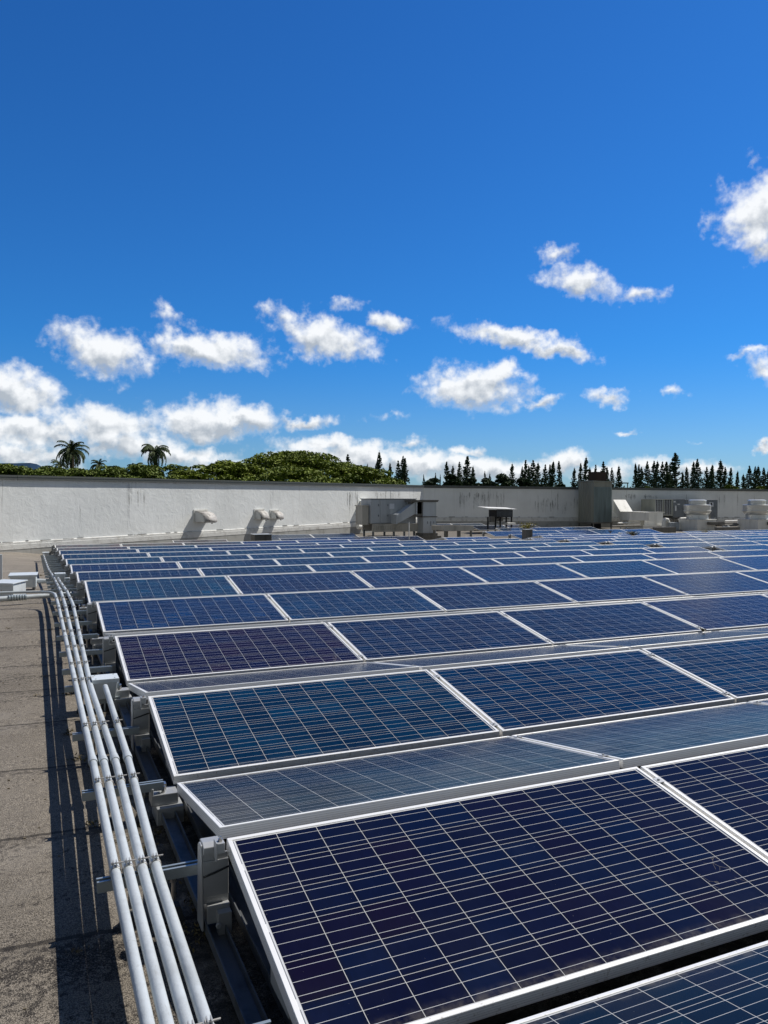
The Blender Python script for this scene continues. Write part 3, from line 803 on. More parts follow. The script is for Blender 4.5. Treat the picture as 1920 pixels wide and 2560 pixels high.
def cbox(label, px0, px1, pt, pb, Y, d, rz=0.):
    a = at(px0, pb, Y); b = at(px1, pb, Y); w = (b.x-a.x); z = a.z; h = at(px0, pt, Y).z-z
    t = thing('combiner_box', label, 'metal box', (b.x, Y, z), rz, 'large grey metal boxes on the left of the roof')
    bev(MB().box(-w, 0, 0, d, 0, h).build('cabinet', mBox, t), .005)
    m = MB(); m.box(-w+.04, -.04, -.006, -.001, .03, h-.05); bev(m.build('door', mBox, t), .003)
    m = MB(); m.add([(-w-.02, -.03, h+.001), (.02, -.03, h+.001), (.02, d+.02, h+.02), (-w-.02, d+.02, h+.02), (-w-.02, -.03, h+.014), (.02, -.03, h+.014), (.02, d+.02, h+.034), (-w-.02, d+.02, h+.034)],
        [(3, 2, 1, 0), (4, 5, 6, 7), (0, 1, 5, 4), (1, 2, 6, 5), (2, 3, 7, 6), (3, 0, 4, 7)]); m.box(-w-.02, .02, -.033, -.0301, h-.02, h+.014)
    bev(m.build('lid', mBox, t), .002)
    m = MB(); m.box(-w+.02, -w+.06, 0, d, -.08, -.001); m.box(-.06, -.02, 0, d, -.08, -.001); m.build('skid', mRail, t)
    m = MB(); m.box(-w*.5-.012, -w*.5+.012, -.012, -.0065, h*.45, h*.58); m.build('latch', mBolt, t)
    return t
cbox('back grey combiner box with bright lid, standing alone left of the conduits', 24, 90, 1441, 1471, 11.9, .3, -.06)
cbox('front grey combiner box cut by the left edge, in front of the other', -40, 33, 1463, 1501, 10.1, .3, -.62)
m = MB(); m.box(-.1, .1, -.05, .05, 0, .5)
o = m.build('edge_post', mBox, None, tuple(at(-8, 1400, 15)[:2])+(roofz(-1, 15),)); tag(o, 'grey metal post just showing at the left edge before the wall', 'post')

# ------------------------------------------------------------------ moss and weeds
m = MB(); rnd = random.Random(3)
def leafquad(m, p, s, rnd, up_=.5):
    n = Vector((rnd.gauss(0, 1), rnd.gauss(0, 1), rnd.gauss(0, 1)+up_*2)).normalized()
    a = n.orthogonal().normalized(); b = n.cross(a); th = rnd.uniform(0, 6.28)
    a, b = a*cos(th)+b*sin(th), b*cos(th)-a*sin(th)
    w = s*.55
    m.add([p-a*s*.5, p+b*w*.5, p+a*s*.5, p-b*w*.5], [(0, 1, 2, 3)])
for i in range(70):
    y = rnd.uniform(-1.2, 8) if i < 50 else rnd.uniform(8, 20); x = rnd.choice([rnd.uniform(-.22, -.02), rnd.uniform(-.22, .0), rnd.uniform(-.5, .0)])
    R_ = rnd.uniform(.012, .045)
    for j in range(26):
        p = Vector((x+rnd.gauss(0, R_*.6), y+rnd.gauss(0, R_*.6), roofz(x, y)+abs(rnd.gauss(0, R_*.35))+.003))
        leafquad(m, p, R_*.5, rnd)
for i in range(40):
    y = rnd.uniform(-1, 9); x = rnd.uniform(-.2, .02); R_ = rnd.uniform(.02, .05)
    for j in range(34):
        p = Vector((x+rnd.gauss(0, R_*.7), y+rnd.gauss(0, R_*.9), roofz(x, y)+abs(rnd.gauss(0, R_*.3))+.003))
        leafquad(m, p, rnd.uniform(.008, .022), rnd)
mMoss = leafmat('dry_moss', (.06, .05, .02), (.15, .12, .05))
tag(m.build('moss', mMoss, fix=False), kind='stuff')
m = MB()
for (x, y) in ((-.55, 4.55), (-.5, .1), (-.62, 3.9), (-.9, 7.2)):
    for j in range(40):
        a = rnd.uniform(0, 6.28); rr = rnd.uniform(0, .028)
        leafquad(m, Vector((x+rr*1.5*cos(a), y+rr*sin(a), roofz(x, y)+.004+rnd.uniform(0, .012))), .012, rnd)
tag(m.build('leaf_litter', mPlantD, fix=False), kind='stuff')
m = MB()
for i in range(260):
    y = rnd.uniform(-1, 20); x = rnd.uniform(-2.4, -.45)
    s = rnd.uniform(.003, .009); m.box(x, x+s*1.6, y, y+s, roofz(x, y)+.001, roofz(x, y)+s*.7)
tag(m.build('roof_grit', mPlantD, fix=False), kind='stuff')
def weed(label, px, py, Y, h, w, mt, n=40, zb=None):
    p = at(px, py, Y); t = thing('weed', label, 'plant', p, 0, 'weeds growing up between the panels')
    m = MB(); l = MB(); r_ = random.Random(int(px))
    for i in range(n):
        a = r_.uniform(0, 6.28); lean = r_.uniform(0, w/2)
        hh_ = h*r_.uniform(.45, 1); e = Vector((cos(a)*lean, sin(a)*lean, hh_))
        mid = e*.5+Vector((0, 0, hh_*.12))
        m.tube([(0, 0, 0), mid, e], .005+h*.004, 4, False)
        for q_ in range(5): leafquad(l, e*r_.uniform(.55, 1)+Vector((r_.gauss(0, 1), r_.gauss(0, 1), r_.gauss(0, 1)))*w*.05, h*.16, r_)
    m.build('stem', mPlantD, t, fix=False); l.build('leaves', mt, t, fix=False)
weed('yellow-green bush sprouting over a grey post among the far panels', 1318, 1330, 25.6, .42, 1.0, mPlantY, 60)
weed('low green weed clump among far panels below the corrugated shed', 1583, 1340, 23.4, .22, .7, mPlantG, 50)
weed('dry pale weed near the far panels left of the green clump', 1526, 1333, 26.2, .16, .35, mPlantD, 20)
weed('small yellowish weed in front of the second roof fan base', 1764, 1334, 24.5, .2, .5, mPlantY, 24)
weed('small dark weed standing in a seam on the right rows', 1699, 1379, 14.2, .09, .14, mPlantG, 16)
weed('dark leafy weed cut by the right edge of the picture', 1917, 1424, 9.8, .17, .22, mPlantG, 30)
weed('tiny dry sprig between panels in the centre rows', 1479, 1407, 12.9, .1, .1, mPlantD, 8)
weed('tiny green tuft in the panel joint on the near right', 1757, 1578, 3.25, .03, .08, mPlantG, 20)
weed('dark sprig on the far right rows', 1884, 1338, 22.8, .1, .16, mPlantG, 12)
p = at(1318, 1343, 24.9)
t = thing('vent_stub', 'square grey sheet metal stub with the yellow bush on it', 'vent', (p.x, p.y, p.z-.3))
MB().box(-.16, .16, -.16, .16, 0, .62).build('body', mGalvD, t); MB().box(-.18, .18, -.18, .18, .621, .64).build('rim', mGalv, t)

# ------------------------------------------------------------------ hoods on the left wall
def wall_hood(label, px, py_top, py_bot, prot, ln):
    s, zt, p = on_left(px, py_top); _, zb_, _ = on_left(px, py_bot); h = zt-zb_
    t = thing('wall_vent_hood', label, 'vent hood', (p.x, p.y, zb_), aL, 'curved vent hoods on the left wall')
    n = 10; arc = [(-prot*sin(a), h*cos(a)**.8 if cos(a) > 0 else 0) for a in [pi/2*i/n for i in range(n+1)]]
    m = MB()
    vs = [(x, y-.002, z) for x in (0, ln) for y, z in arc]
    m.add(vs, [(i, i+1, n+2+i, n+1+i) for i in range(n)])
    o = m.build('curved_sheet', mHood, t, fix=False, smooth=True); md = o.modifiers.new('s', 'SOLIDIFY'); md.thickness = .012; md.offset = 0
    m = MB()
    for x in (.004, ln-.004): m.add([(x, -.002, 0)]+[(x, y*.98-.002, z*.98) for y, z in arc], [tuple(range(n+2))])
    o = m.build('end_cap', mHoodSide, t, fix=False); md = o.modifiers.new('s', 'SOLIDIFY'); md.thickness = .01
    MB().box(-.05, ln+.05, -.03, -.003, h+.02, h+.08).build('mounting_plate', mWhite, t)
    MB().box(-.05, -.02, -.03, -.003, -.02, h+.0199).build('side_plate', mWhite, t)
    m = MB(); m.box(.02, ln-.02, -prot*.96, -prot*.9, -.03, -.008); m.tube([(ln*.7, -prot*.8, -.05), (ln*.8, -prot*.8, -.05)], .02, 8); m.build('drip_rail', mHood, t)
wall_hood('largest stained vent hood on the left wall, leftmost of three', 486, 1279, 1305, .6, .62)
wall_hood('middle vent hood of three on the left wall', 637, 1277, 1298, .36, .5)
wall_hood('rightmost small vent hood with crumpled rim on the left wall', 676, 1279, 1297, .36, .46)

# ------------------------------------------------------------------ equipment helpers (real sizes from the photo)
def span(px0, px1, Y): return at(px1, 1280, Y).x-at(px0, 1280, Y).x
def zat(px, py, Y): return at(px, py, Y).z
# left air handler
Y1 = 28.0
x0, x1 = at(927, 1280, Y1).x, at(1040, 1280, Y1).x; zt, zbm = zat(930, 1248, Y1), zat(930, 1309, Y1); rz_ = interp(Y1)-RH
t = thing('air_handler', 'grey rooftop air handler with slanting intake duct, left of the corner', 'air unit', (x0, Y1, rz_))
w = x1-x0; a0, a1 = zbm-rz_, zt-rz_
bev(MB().box(0, w, 0, 1.1, a0, a1).build('casing', mUnit, t), .01)
MB().box(-.04, w+.04, -.03, 1.13, a1+.001, a1+.03).build('top_sheet', mUnitDk, t)
def upx(px): return at(px, 1280, Y1).x-x0
def upz(py): return zat(980, py, Y1)-rz_
for (pa, pb) in ((926, 948), (949.5, 971.5)):
    d = MB().box(upx(pa)+.02, upx(pb)-.01, -.02, -.001, a0+.03, a1-.03).build('access_door', mUnit, t); bev(d, .006)
    m = MB(); m.box(upx(pb)-.06, upx(pb)-.03, -.045, -.021, a0+.3, a0+.38); m.box(upx(pb)-.06, upx(pb)-.03, -.045, -.021, a0+.75, a0+.83); m.build('latch', mUnitDk, t)
MB().box(upx(973.5), upx(985.5), -.012, -.001, upz(1272), upz(1259)).build('label_plate', mLabel, t)
# slanting intake hood: parallelogram side sheet with deep underside
m = MB(); xa, xb = upx(979), upx(1025)
pts = [(xa, upz(1309)), (xa, upz(1288)), (xb, upz(1254)), (xb, upz(1284))]
m.prism(pts, -.55, -.013, 'y'); bev(m.build('intake_duct', mGalv, t), .008)
m = MB(); m.box(upx(976.5), xa-.003, -.6, -.02, upz(1309), upz(1286)); m.build('duct_flange', mGalv, t)
m = MB(); m.box(xa-.02, xa-.0035, -.5, -.08, upz(1307), upz(1289)); 
MB().box(xb+.003, upx(1028), -.6, -.02, upz(1286), upz(1252)).build('duct_flange', mGalv, t)
MB().box(upx(1028)+.003, upx(1041), -.5, .3, upz(1284), upz(1254)).build('duct_neck', mGalvD, t)
m = MB()
m.box(.05, w+.1, -.1, -.02, a0-.36, a0-.02); m.box(.05, w+.1, 1.0, 1.08, a0-.36, a0-.02); m.box(0, w+.1, -.05, .0, .06, .12)
for i in range(12): m.box(.1+i*.11, .13+i*.11, -.125, -.101, a0-.27, a0-.09)
m.build('stand_rail', mTan, t)
for fx in (.1, w*.5, w-.1):
    for fy in (0, 1.0):
        MB().box(fx-.035, fx+.035, fy-.06, fy+.02, 0, a0-.3).build('leg', mUnitDk, t)
bev(MB().box(upx(909), upx(925), .15, .9, upz(1312), upz(1265)).build('side_cabinet', mTan, t), .008)
MB().box(upx(907), upx(925)-.005, .1, .95, upz(1265)+.001, upz(1263)).build('side_cabinet_lid', mTan, t)
m = MB()
for i in range(5): m.tube([(.05, .1+.18*i, .12+.05*(i % 3)), (w*.5, .15+.15*i, .2), (w-.05, .1+.17*i, .14)], .03, 6)
m.box(.3, w*.7, .3, .9, .02, .22)
m.build('pipework', mUnitDk, t)
# duct tower
Y2 = 27.4; cx = at(1058, 1300, Y2).x; rz2 = interp(Y2)-RH
t = thing('duct_tower', 'square upright sheet metal duct with flanges, right of the air handler', 'duct', (cx, Y2, rz2))
wd = span(1058, 1090.5, Y2); ht = zat(1066, 1255, Y2)-rz2; hm = zat(1066, 1292, Y2)-rz2; hb = zat(1066, 1333, Y2)-rz2
bev(MB().box(0, wd, 0, wd*.95, hm+.02, ht).build('upper_duct', mGalv, t), .006)
bev(MB().box(.003, wd-.003, .003, wd*.95-.003, hb, hm-.02).build('lower_duct', mGalv, t), .006)
MB().box(-.04, wd+.04, -.04, wd*.95+.04, hm-.019, hm+.019).build('flange', mGalvD, t)
m = MB(); m.box(-.6, wd+.06, -.06, wd*.95+.06, ht+.001, ht+.05); m.box(-.62, wd+.08, -.08, wd*.95+.08, ht+.0505, ht+.075); m.box(-.62, wd+.08, -.08, wd+.04, ht+.0755, ht+.09); m.build('lid', mGalvD, t)
MB().box(-.5, -.003, .1, wd*.8, ht-.62, ht-.003).build('elbow', mGalvD, t)
m = MB(); m.box(-.1, wd+.2, -.1, wd+.1, -.1, hb-.12); m.box(-.03, wd+.06, -.03, wd+.04, hb-.119, hb-.001); m.build('curb', mGalvD, t)
for i in range(4): MB().box(.2+.15*i, .22+.15*i, -.012, -.001, hm-.3-.1*(i % 2), hm-.2).build('duct_tape_tab', mUnitDk, t)
# thin white standpipe
p = at(1022.6, 1337, 25.5); ztp = zat(1022.6, 1305, 25.5)
o = MB().tube([(0, 0, -.3), (0, 0, ztp-p.z)], .022, 8).build('standpipe', mWhite, None, p); tag(o, 'thin white upright pipe in front of the air handler', 'pipe')
# wall cabinet near corner of the left wall
s, zt_, p = on_left(905, 1252); _, zb_, _ = on_left(905, 1287)
t = thing('wall_cabinet', 'white electrical cabinet fixed to the sunlit wall left of the air handler', 'cabinet', (p.x, p.y, zb_), aL)
MB().box(-.2, .45, -.42, -.003, 0, zt_-zb_).build('body', mWhite, t); MB().box(-.18, .43, -.43, -.4205, .03, zt_-zb_-.03).build('door', mBox, t); MB().box(-.1, .3, -.3, -.004, -.1, -.06).build('bracket', mGalvD, t)
s, z1_, p = on_left(890, 1316)
t = thing('scupper_duct', 'curved white drain duct at the foot of the wall near the air handler', 'duct', (p.x, p.y, z1_), aL)
MB().tube([(-.3, -.35, .0), (.1, -.45, -.02), (.35, -.5, .08), (.45, -.5, .3)], .13, 12).build('body', mWhite, t, smooth=True); MB().tube([(.46, -.5, .3), (.47, -.5, .34)], .16, 12).build('collar', mWhite, t)
# low metal stand between the two
Y3 = 25.7; xa, xb = at(1108, 1320, Y3).x, at(1183, 1320, Y3).x; rz3 = interp(Y3)-RH; zt = zat(1150, 1314, Y3)-rz3; zm = zat(1150, 1327, Y3)-rz3
t = thing('equipment_stand', 'empty low steel equipment stand right of the duct tower', 'stand', (xa, Y3, rz3))
w = xb-xa
m = MB()
m.box(0, w, -.04, .0, zm, zt); m.box(0, w, 1.0, 1.04, zm, zt); m.box(.003, .06, 0.003, 1.0, zm+.01, zt-.01); m.box(w-.06, w-.003, .003, 1.0, zm+.01, zt-.01); m.box(0.07, w-.07, .003, .06, zm+.01, zt-.01)
m.build('frame', mTan, t)
for fx in (.1, w*.5, w-.1):
    for fy in (.02, .98): MB().box(fx-.035, fx+.035, fy-.035, fy+.035, 0, zm-.001).build('leg', mGalvD, t)
# dark ribbed curb near the left wall
Y4 = 25.2; xa, xb = at(637, 1340, Y4).x, at(679, 1340, Y4).x; z0 = interp(Y4)-RH; zt = zat(660, 1337, Y4)
t = thing('ribbed_curb', 'weathered brown ribbed box among the far panels under the vent hoods', 'box', (xa, Y4, z0))
m = MB(); w = xb-xa
m.box(0, w, 0, .6, 0, zt-z0)
for i in range(11): m.box(.03+i*w/11.3, .03+i*w/11.3+.04, -.025, -.001, 0, zt-z0-.01)
m.build('body', mGalvD, t); MB().box(-.03, w+.03, -.04, .63, zt-z0+.001, zt-z0+.02).build('cap', mGalv, t)
# condenser under a white roof sheet
Y5 = 31.5; xa, xb = at(1216, 1280, Y5).x, at(1287, 1280, Y5).x; rz5 = interp(Y5)-RH
t = thing('sheltered_condenser', 'small dark condenser on thin legs under a white roof sheet', 'air unit', (xa, Y5, rz5))
def ux(px): return at(px, 1280, Y5).x-xa
def uz(py): return zat(1250, py, Y5)-rz5
m = MB(); m.prism([(0, uz(1271.5)), (ux(1288), uz(1274)), (ux(1288), uz(1272.8)), (0, uz(1270.3))], -.2, .9, 'y'); m.v = [(x_, y_, z_+(y_+.2)*.07) for x_, y_, z_ in m.v]; m.build('roof_sheet', mWhite, t)
bev(MB().box(ux(1240), ux(1282), 0, .7, uz(1293), uz(1275)).build('casing', mDark, t), .01)
m = MB()
for i in range(9): m.box(ux(1242), ux(1280), -.012, -.001, uz(1291)+i*.048, uz(1291)+i*.048+.02)
m.build('grille', mUnitDk, t)
for px in (1222, 1241, 1253, 1268, 1281): MB().box(ux(px)-.03, ux(px)+.03, .05, .12, 0, uz(1293) if px > 1230 else uz(1292)).build('leg', mDark, t)
m = MB(); m.box(ux(1228), ux(1237), .0, .2, uz(1305), uz(1291)); m.box(ux(1243), ux(1262), .15, .5, uz(1303), uz(1293.5)); m.box(ux(1240), ux(1282), .3, .33, uz(1299), uz(1296)); m.tube([(ux(1235), .1, uz(1300)), (ux(1245), .1, uz(1298)), (ux(1255), .1, uz(1292))], .03, 8); m.tube([(ux(1225), .1, uz(1304)), (ux(1240), .1, uz(1303)), (ux(1250), .1, uz(1308))], .02, 8); m.build('valve_set', mGalvD, t)
bev(MB().box(ux(1263), ux(1284), -.2, .4, uz(1312), uz(1307)).build('base_pad', mWhite, t), .02)
# corrugated shed
Y6 = 33.6; c = at(1483.4, 1306, Y6); rz6 = interp(Y6)-RH; zb6 = c.z-rz6; zt6 = zat(1483.4, 1204, Y6)-rz6
wr = span(1483.4, 1529.5, Y6); 
dl = 1.35
t = thing('corrugated_shed', 'tall narrow corrugated metal cabinet on legs, dark green-grey', 'shed', (c.x, Y6, rz6))
m = MB()
# left face with wide ribs, right face with fine ribs
def ribs(m, n, L, dep, f):
    prof = []
    for i in range(n):
        a = L*i/n; b = L/n
        prof += [(a, 0), (a+b*.55, 0), (a+b*.65, -dep), (a+b*.9, -dep)]
    prof.append((L, 0))
    for z in (zb6, zt6): pass
    k = len(prof); vs = [f(a, d, z) for z in (zb6, zt6) for a, d in prof]
    m.add(vs, [(i, i+1, k+i+1, k+i) for i in range(k-1)])
ribs(m, 7, dl, .035, lambda a, d, z: (d, a, z)); m.add([(0, dl, zb6), (wr, dl, zb6), (wr, dl, zt6), (0, dl, zt6), (wr, 0, zb6), (wr, 0, zt6)], [(0, 1, 2, 3), (1, 4, 5, 2)])
m.add([(0, 0, zb6), (wr, 0, zb6), (wr, dl, zb6), (0, dl, zb6)], [(0, 1, 2, 3)])
m.add([(0, -.001, zb6), (wr, -.001, zb6), (wr, -.001, zt6), (0, -.001, zt6)], [(0, 1, 2, 3)])
m.build('siding', mGreen, t, fix=False)
m = MB(); zt_s = zt6; zt6_ = zat(1483, 1218, Y6)-rz6
k = 15; 
for i in range(k):
    a = .03+(wr-.06)*i/k; b = (wr-.06)/k
    m.box(a, a+b*.6, -.035, -.006, zb6+.02, zt6_)
m.box(.02, wr-.02, -.0055, -.0015, zb6+.01, zt6_+.02)
m.build('corrugated_door', mLouv, t)
m = MB()
m.prism([(-.08, zt6+.002), (wr+.08, zt6-.03), (wr+.08, zt6+.02), (-.08, zt6+.06)], -.1, dl+.1, 'y'); m.build('roof_sheet', mGreen, t)
m = MB(); m.box(-.04, wr+.03, -.05, dl+.04, zb6-.07, zb6-.001); m.build('base_frame', mGalvD, t)
for (fx, fy) in ((0, 0), (wr-.05, 0), (0, dl-.05), (wr-.05, dl-.05)): MB().box(fx, fx+.06, fy, fy+.06, 0, zb6-.071).build('leg', mGalvD, t)
MB().box(wr*.3, wr*.6, .3, .7, 0, zb6-.072).build('pipe_riser', mDark, t)
mBrick = mat('brown_stack', (.1, .06, .045), .9, 0, .2, varied((.05, .035, .03), 3, .7))
p = at(1494, 1204, 44); t_ = MB().box(-.5, .5, -.4, .4, -3, zat(1494, 1180, 44)-p.z).build('brown_stack', mBrick, None, (p.x, p.y, p.z)); tag(t_, 'brown square stack rising behind the corrugated shed', 'stack')
# white offset duct right of the shed
Y7 = 33.0; x0 = at(1533, 1280, Y7).x; rz7 = interp(Y7)-RH
def dx(px): return at(px, 1280, Y7).x-x0
def dz(py): return zat(1590, py, Y7)-rz7
t = thing('offset_duct', 'white sheet duct sloping down from the shed to a square box', 'duct', (x0, Y7, rz7))
xl = at(1551, 1280, Y7).x; lo, hi = Y7, Y7+6
for _ in range(40):
    md_ = (lo+hi)/2
    if at(1532.6, 1280, md_).x > xl: hi = md_
    else: lo = md_
Yb = min(md_, 35.0); cw = span(1551.5, 1583, Y7)
zr_t = zat(1533, 1249, Yb)-rz7; zr_b = zat(1533, 1277, Yb)-rz7
m = MB(); m.prism([(0, dz(1279.5)), (Yb-Y7, zr_t), (Yb-Y7, zr_b), (0, dz(1300))], dx(1551), dx(1551)+cw, 'x'); bev(m.build('sloping_section', mWhite, t), .01)
m = MB(); m.prism([(dx(1551.5), dz(1300)), (dx(1551.5), dz(1279.5)), (dx(1600), dz(1281)), (dx(1600), dz(1301))], -.75, .95, 'y'); m.v = [(x_, y_ if y_ < 0 else -.004, z_) for x_, y_, z_ in m.v]; bev(m.build('level_section', mWhite, t), .01)
m = MB(); m.box(dx(1600.5), dx(1647), -.35, 1.0, dz(1313), dz(1282)); bev(m.build('drop_box', mWhite, t), .01)
m = MB(); m.box(dx(1598), dx(1650), -.4, 1.05, dz(1281.6), dz(1280)); m.box(dx(1551), dx(1598)-.002, -.78, .0, dz(1279.2), dz(1278.4)); m.build('top_seam', mWhite, t)
m = MB(); m.box(dx(1592), dx(1658), -.55, 1.15, dz(1313)-.2, dz(1313)-.002); m.build('curb', mWhite, t)
for px in (1552, 1566): MB().box(dx(px), dx(px)+.05, 0, .05, 0, dz(1300.5)).build('leg', mGalv, t)
# large packaged unit on the right
Y8 = 33.2; x0 = at(1637, 1280, Y8).x; rz8 = interp(Y8)-RH
def ex(px): return at(px, 1280, Y8).x-x0
def ez(py): return zat(1690, py, Y8)-rz8
t = thing('packaged_air_unit', 'long dark packaged air unit with two coil grilles, behind the first fan', 'air unit', (x0, Y8, rz8))
bev(MB().box(-.01, ex(1683), 0, 1.15, ez(1290), ez(1248)).build('coil_section', mGreen, t), .01)
bev(MB().box(ex(1683)+.004, ex(1713), .03, 1.15, ez(1294), ez(1247.5)).build('control_section', mUnitDk, t), .01)
bev(MB().box(ex(1713)+.004, ex(1794), .0, 1.15, ez(1299), ez(1249)).build('fan_section', mUnitDk, t), .01)
for (a, b) in ((1638.5, 1654.5), (1660.5, 1677)):
    g_ = MB().box(ex(a), ex(b), -.01, -.001, ez(1286), ez(1250)).build('coil_grille', mDark, t)
    m = MB()
    for i in range(5): m.box(ex(a)+(ex(b)-ex(a))*i/4-.008, ex(a)+(ex(b)-ex(a))*i/4+.008, -.03, -.0105, ez(1287), ez(1249.5))
    for i in range(14): m.box(ex(a), ex(b), -.02, -.0108, ez(1286)+.06*i, ez(1286)+.06*i+.008)
    m.build('grille_bar', mGalv, g_)
m = MB(); m.box(ex(1684.5), ex(1689), .0, .029, ez(1256), ez(1253)); m.box(ex(1694), ex(1700), .0, .029, ez(1261.5), ez(1259.5)); m.box(ex(1688), ex(1691), .0, .029, ez(1277), ez(1264)); m.build('label_plate', mLabel, t)
m = MB(); m.box(ex(1773), ex(1783), -.008, -.001, ez(1267), ez(1256)); st_ = m.build('logo_sticker', mLabel, t)
m = MB(); n = 14; cx_, cz_ = (ex(1773)+ex(1783))/2, ez(1260.5)
m.add([(cx_+.09*cos(2*pi*i/n), -.011, cz_+.09*sin(2*pi*i/n)) for i in range(n)], [tuple(range(n))]); m.box(ex(1775), ex(1781), -.0115, -.009, ez(1265.5), ez(1264.6)); m.build('logo_mark', mDark, st_, fix=False)
m = MB(); m.box(0, ex(1794), -.05, -.005, ez(1301.5), ez(1299.3)); m.box(0, ex(1712), .1, 1.0, ez(1296), ez(1294.3)); m.build('skid', mGalvD, t)
for px in (1640, 1660, 1686, 1710): MB().box(ex(px)-.05, ex(px)+.05, .0, .1, 0, ez(1296.1)).build('leg', mGalvD, t)
# clutter below the unit
def clutter():
    Y = 31.9
    p = at(1663, 1313, Y); t = thing('gooseneck_vent', 'short white gooseneck vent in front of the packaged unit', 'vent', p)
    m = MB(); m.tube([(-.1, 0, -.3), (-.1, 0, .2), (0, 0, .32), (.14, 0, .3), (.2, 0, .16)], .13, 12); m.build('body', mWhite, t, smooth=True)
    p = at(1680, 1314, Y); t = thing('low_duct_box', 'low grey duct box lying right of the gooseneck vent', 'duct', p); MB().box(-.35, .38, -.2, .3, -.25, .16).build('body', mGalv, t); MB().box(-.37, .4, -.22, .32, .161, .19).build('lid', mGalv, t)
    for i, (a, b, py, yy) in enumerate(((1545, 1600, 1308, 32.2), (1530, 1600, 1316, 31.2), (1700, 1730, 1296, 32.4), (1800, 1860, 1308, 31.0), (1812, 1862, 1303, 32.0), (1790, 1850, 1313, 30.4))):
        p = at(a, py, yy); q_ = at(b, py-2, yy+.3)
        o = MB().tube([(0, 0, 0), tuple(q_-p)], .05, 8).build('roof_pipe', mGalvD if i % 2 else mWhite, None, p, smooth=True)
        tag(o, ['upper weathered pipe under the white offset duct', 'lower weathered pipe under the white offset duct', 'short pipe left of the first roof fan', 'pale pipe lying between the two roof fans', 'dark pipe behind the one between the fans', 'front pipe lying between the two roof fans'][i], 'pipe', 'pipes lying on the far roof')
    p = at(1789, 1320, 31.0); t = thing('pipe_post', 'dark thin upright post right of the first roof fan', 'post', p); m = MB(); m.box(-.04, .04, -.04, .04, -.3, .55); m.box(-.1, .1, -.05, .05, .551, .6); m.build('post', mUnitDk, t)
    p = at(1815, 1317, 31.2); t = thing('roof_drain', 'small domed drain cap between the roof fans', 'drain', p); MB().lathe([(.22, -.3), (.22, 0), (.16, .1), (.05, .14)], seg=16).build('dome', mGalv, t, smooth=True)
    # timber-like sleepers
    for i, (a, b, py, yy) in enumerate(((1640, 1690, 1322, 29.6), (1795, 1850, 1322, 29.0))):
        p = at(a, py, yy); w = at(b, py, yy).x-p.x
        o = MB().box(0, w, 0, .25, -.3, .08).build('sleeper', mGalvD, None, p); tag(o, ['grey sleeper block in front of the low duct box', 'grey sleeper block in front of the drain cap'][i], 'block', 'sleeper blocks on the far roof')
clutter()
# mushroom fans
def make_fan(px, Y, label):
    p = at(px, 1320, Y); z0 = interp(Y)-RH
    D = (p-CP).dot(fw); s = D/F
    t = thing('roof_fan', label, 'roof fan', (p.x, p.y, z0), 0, 'spun aluminium roof fans')
    top = 1.262-(1249.5-1250)*s-z0; zz = lambda py: zat(px, py, Y)-z0
    m = MB(); m.lathe([(.62, zz(1298)), (.6, zz(1296)), (.6, zz(1286))], seg=40); m.build('neck', mFan, t, smooth=True)
    r = 32.3*s
    m = MB(); m.lathe([(r*.6, zz(1286.5)), (r*.86, zz(1285)), (r*.96, zz(1281)), (r*.975, zz(1278)), (r*1.02, zz(1277.6)), (r*1.02, zz(1276.4)), (r*.975, zz(1276)), (r*.985, zz(1266)), (r, zz(1263)), (r*.98, zz(1262)), (r*.55, zz(1261))], seg=48); m.build('bowl', mFan, t, smooth=True)
    rc = 21.3*s
    m = MB(); m.lathe([(rc*.97, zz(1261.8)), (rc*.97, zz(1253)), (rc*1.02, zz(1252.5)), (rc*1.0, zz(1250.6)), (rc*.75, zz(1249.2))], seg=40); m.build('motor_cap', mFan, t, smooth=True)
    m = MB(); a = .72; m.box(-a, a, -a, a, -.1, zz(1299)); m.box(-a-.04, a+.04, -a-.04, a+.04, zz(1299)+.001, zz(1297.6)); bev(m.build('curb', mWhite, t), .012)
    m = MB(); m.box(.0, a+.35, -a-.3, -a-.002, zz(1311), zz(1304)); m.build('grease_tray', mGalvD, t)
    m = MB(); m.tube([(.62, -.3, zz(1303)), (.62, -.35, zz(1286))], .03, 8); m.box(.5, .75, -.5, -.3, zz(1304), zz(1298)); m.build('junction_fitting', mGalvD, t)
make_fan(1743, 31.2, 'left spun-metal roof fan with bowl and cap, before the dark unit')
make_fan(1891, 30.0, 'right spun-metal roof fan with bowl and cap, near the right edge')

# ------------------------------------------------------------------ trees
def conifer_mesh(seed, h, r, trunk=True):
    rnd = random.Random(seed); l = MB()
    z = h*.1
    while z < h*.99:
        k = z/h; rr = r*(min(1, (1-k)*2.5)**.85)*rnd.uniform(.72, 1.08)*(.75+.25*min(1, k*4))
        nb = 7
        for b in range(nb):
            a = rnd.uniform(0, 6.28); L = rr*rnd.uniform(.7, 1.1)
            for q_ in range(int(8+L*6)):
                s = rnd.uniform(.12, 1)*L
                p = Vector((cos(a)*s, sin(a)*s, z+s*.12+rnd.gauss(0, .08)+(s/L)**2*.12*L))
                leafquad(l, p, rnd.uniform(.32, .6), rnd, .2)
        z += h*.021*rnd.uniform(.8, 1.25)
    t = MB().tube([(0, 0, 0), (0, 0, h*.5), (0, 0, h)], h*.016, 7, True, h*.002)
    return l, t
CV = []
for i in range(5):
    h = 20.; l, t = conifer_mesh(40+i, h, [2.35, 2.7, 2.15, 3.0, 2.45][i])
    r_ = thing('conifer', '', 'tree', group='tall narrow conifers along the skyline')
    l.build('crown', mLeafC, r_, fix=False); t.build('trunk', mBark, r_)
    CV.append([r_, False])
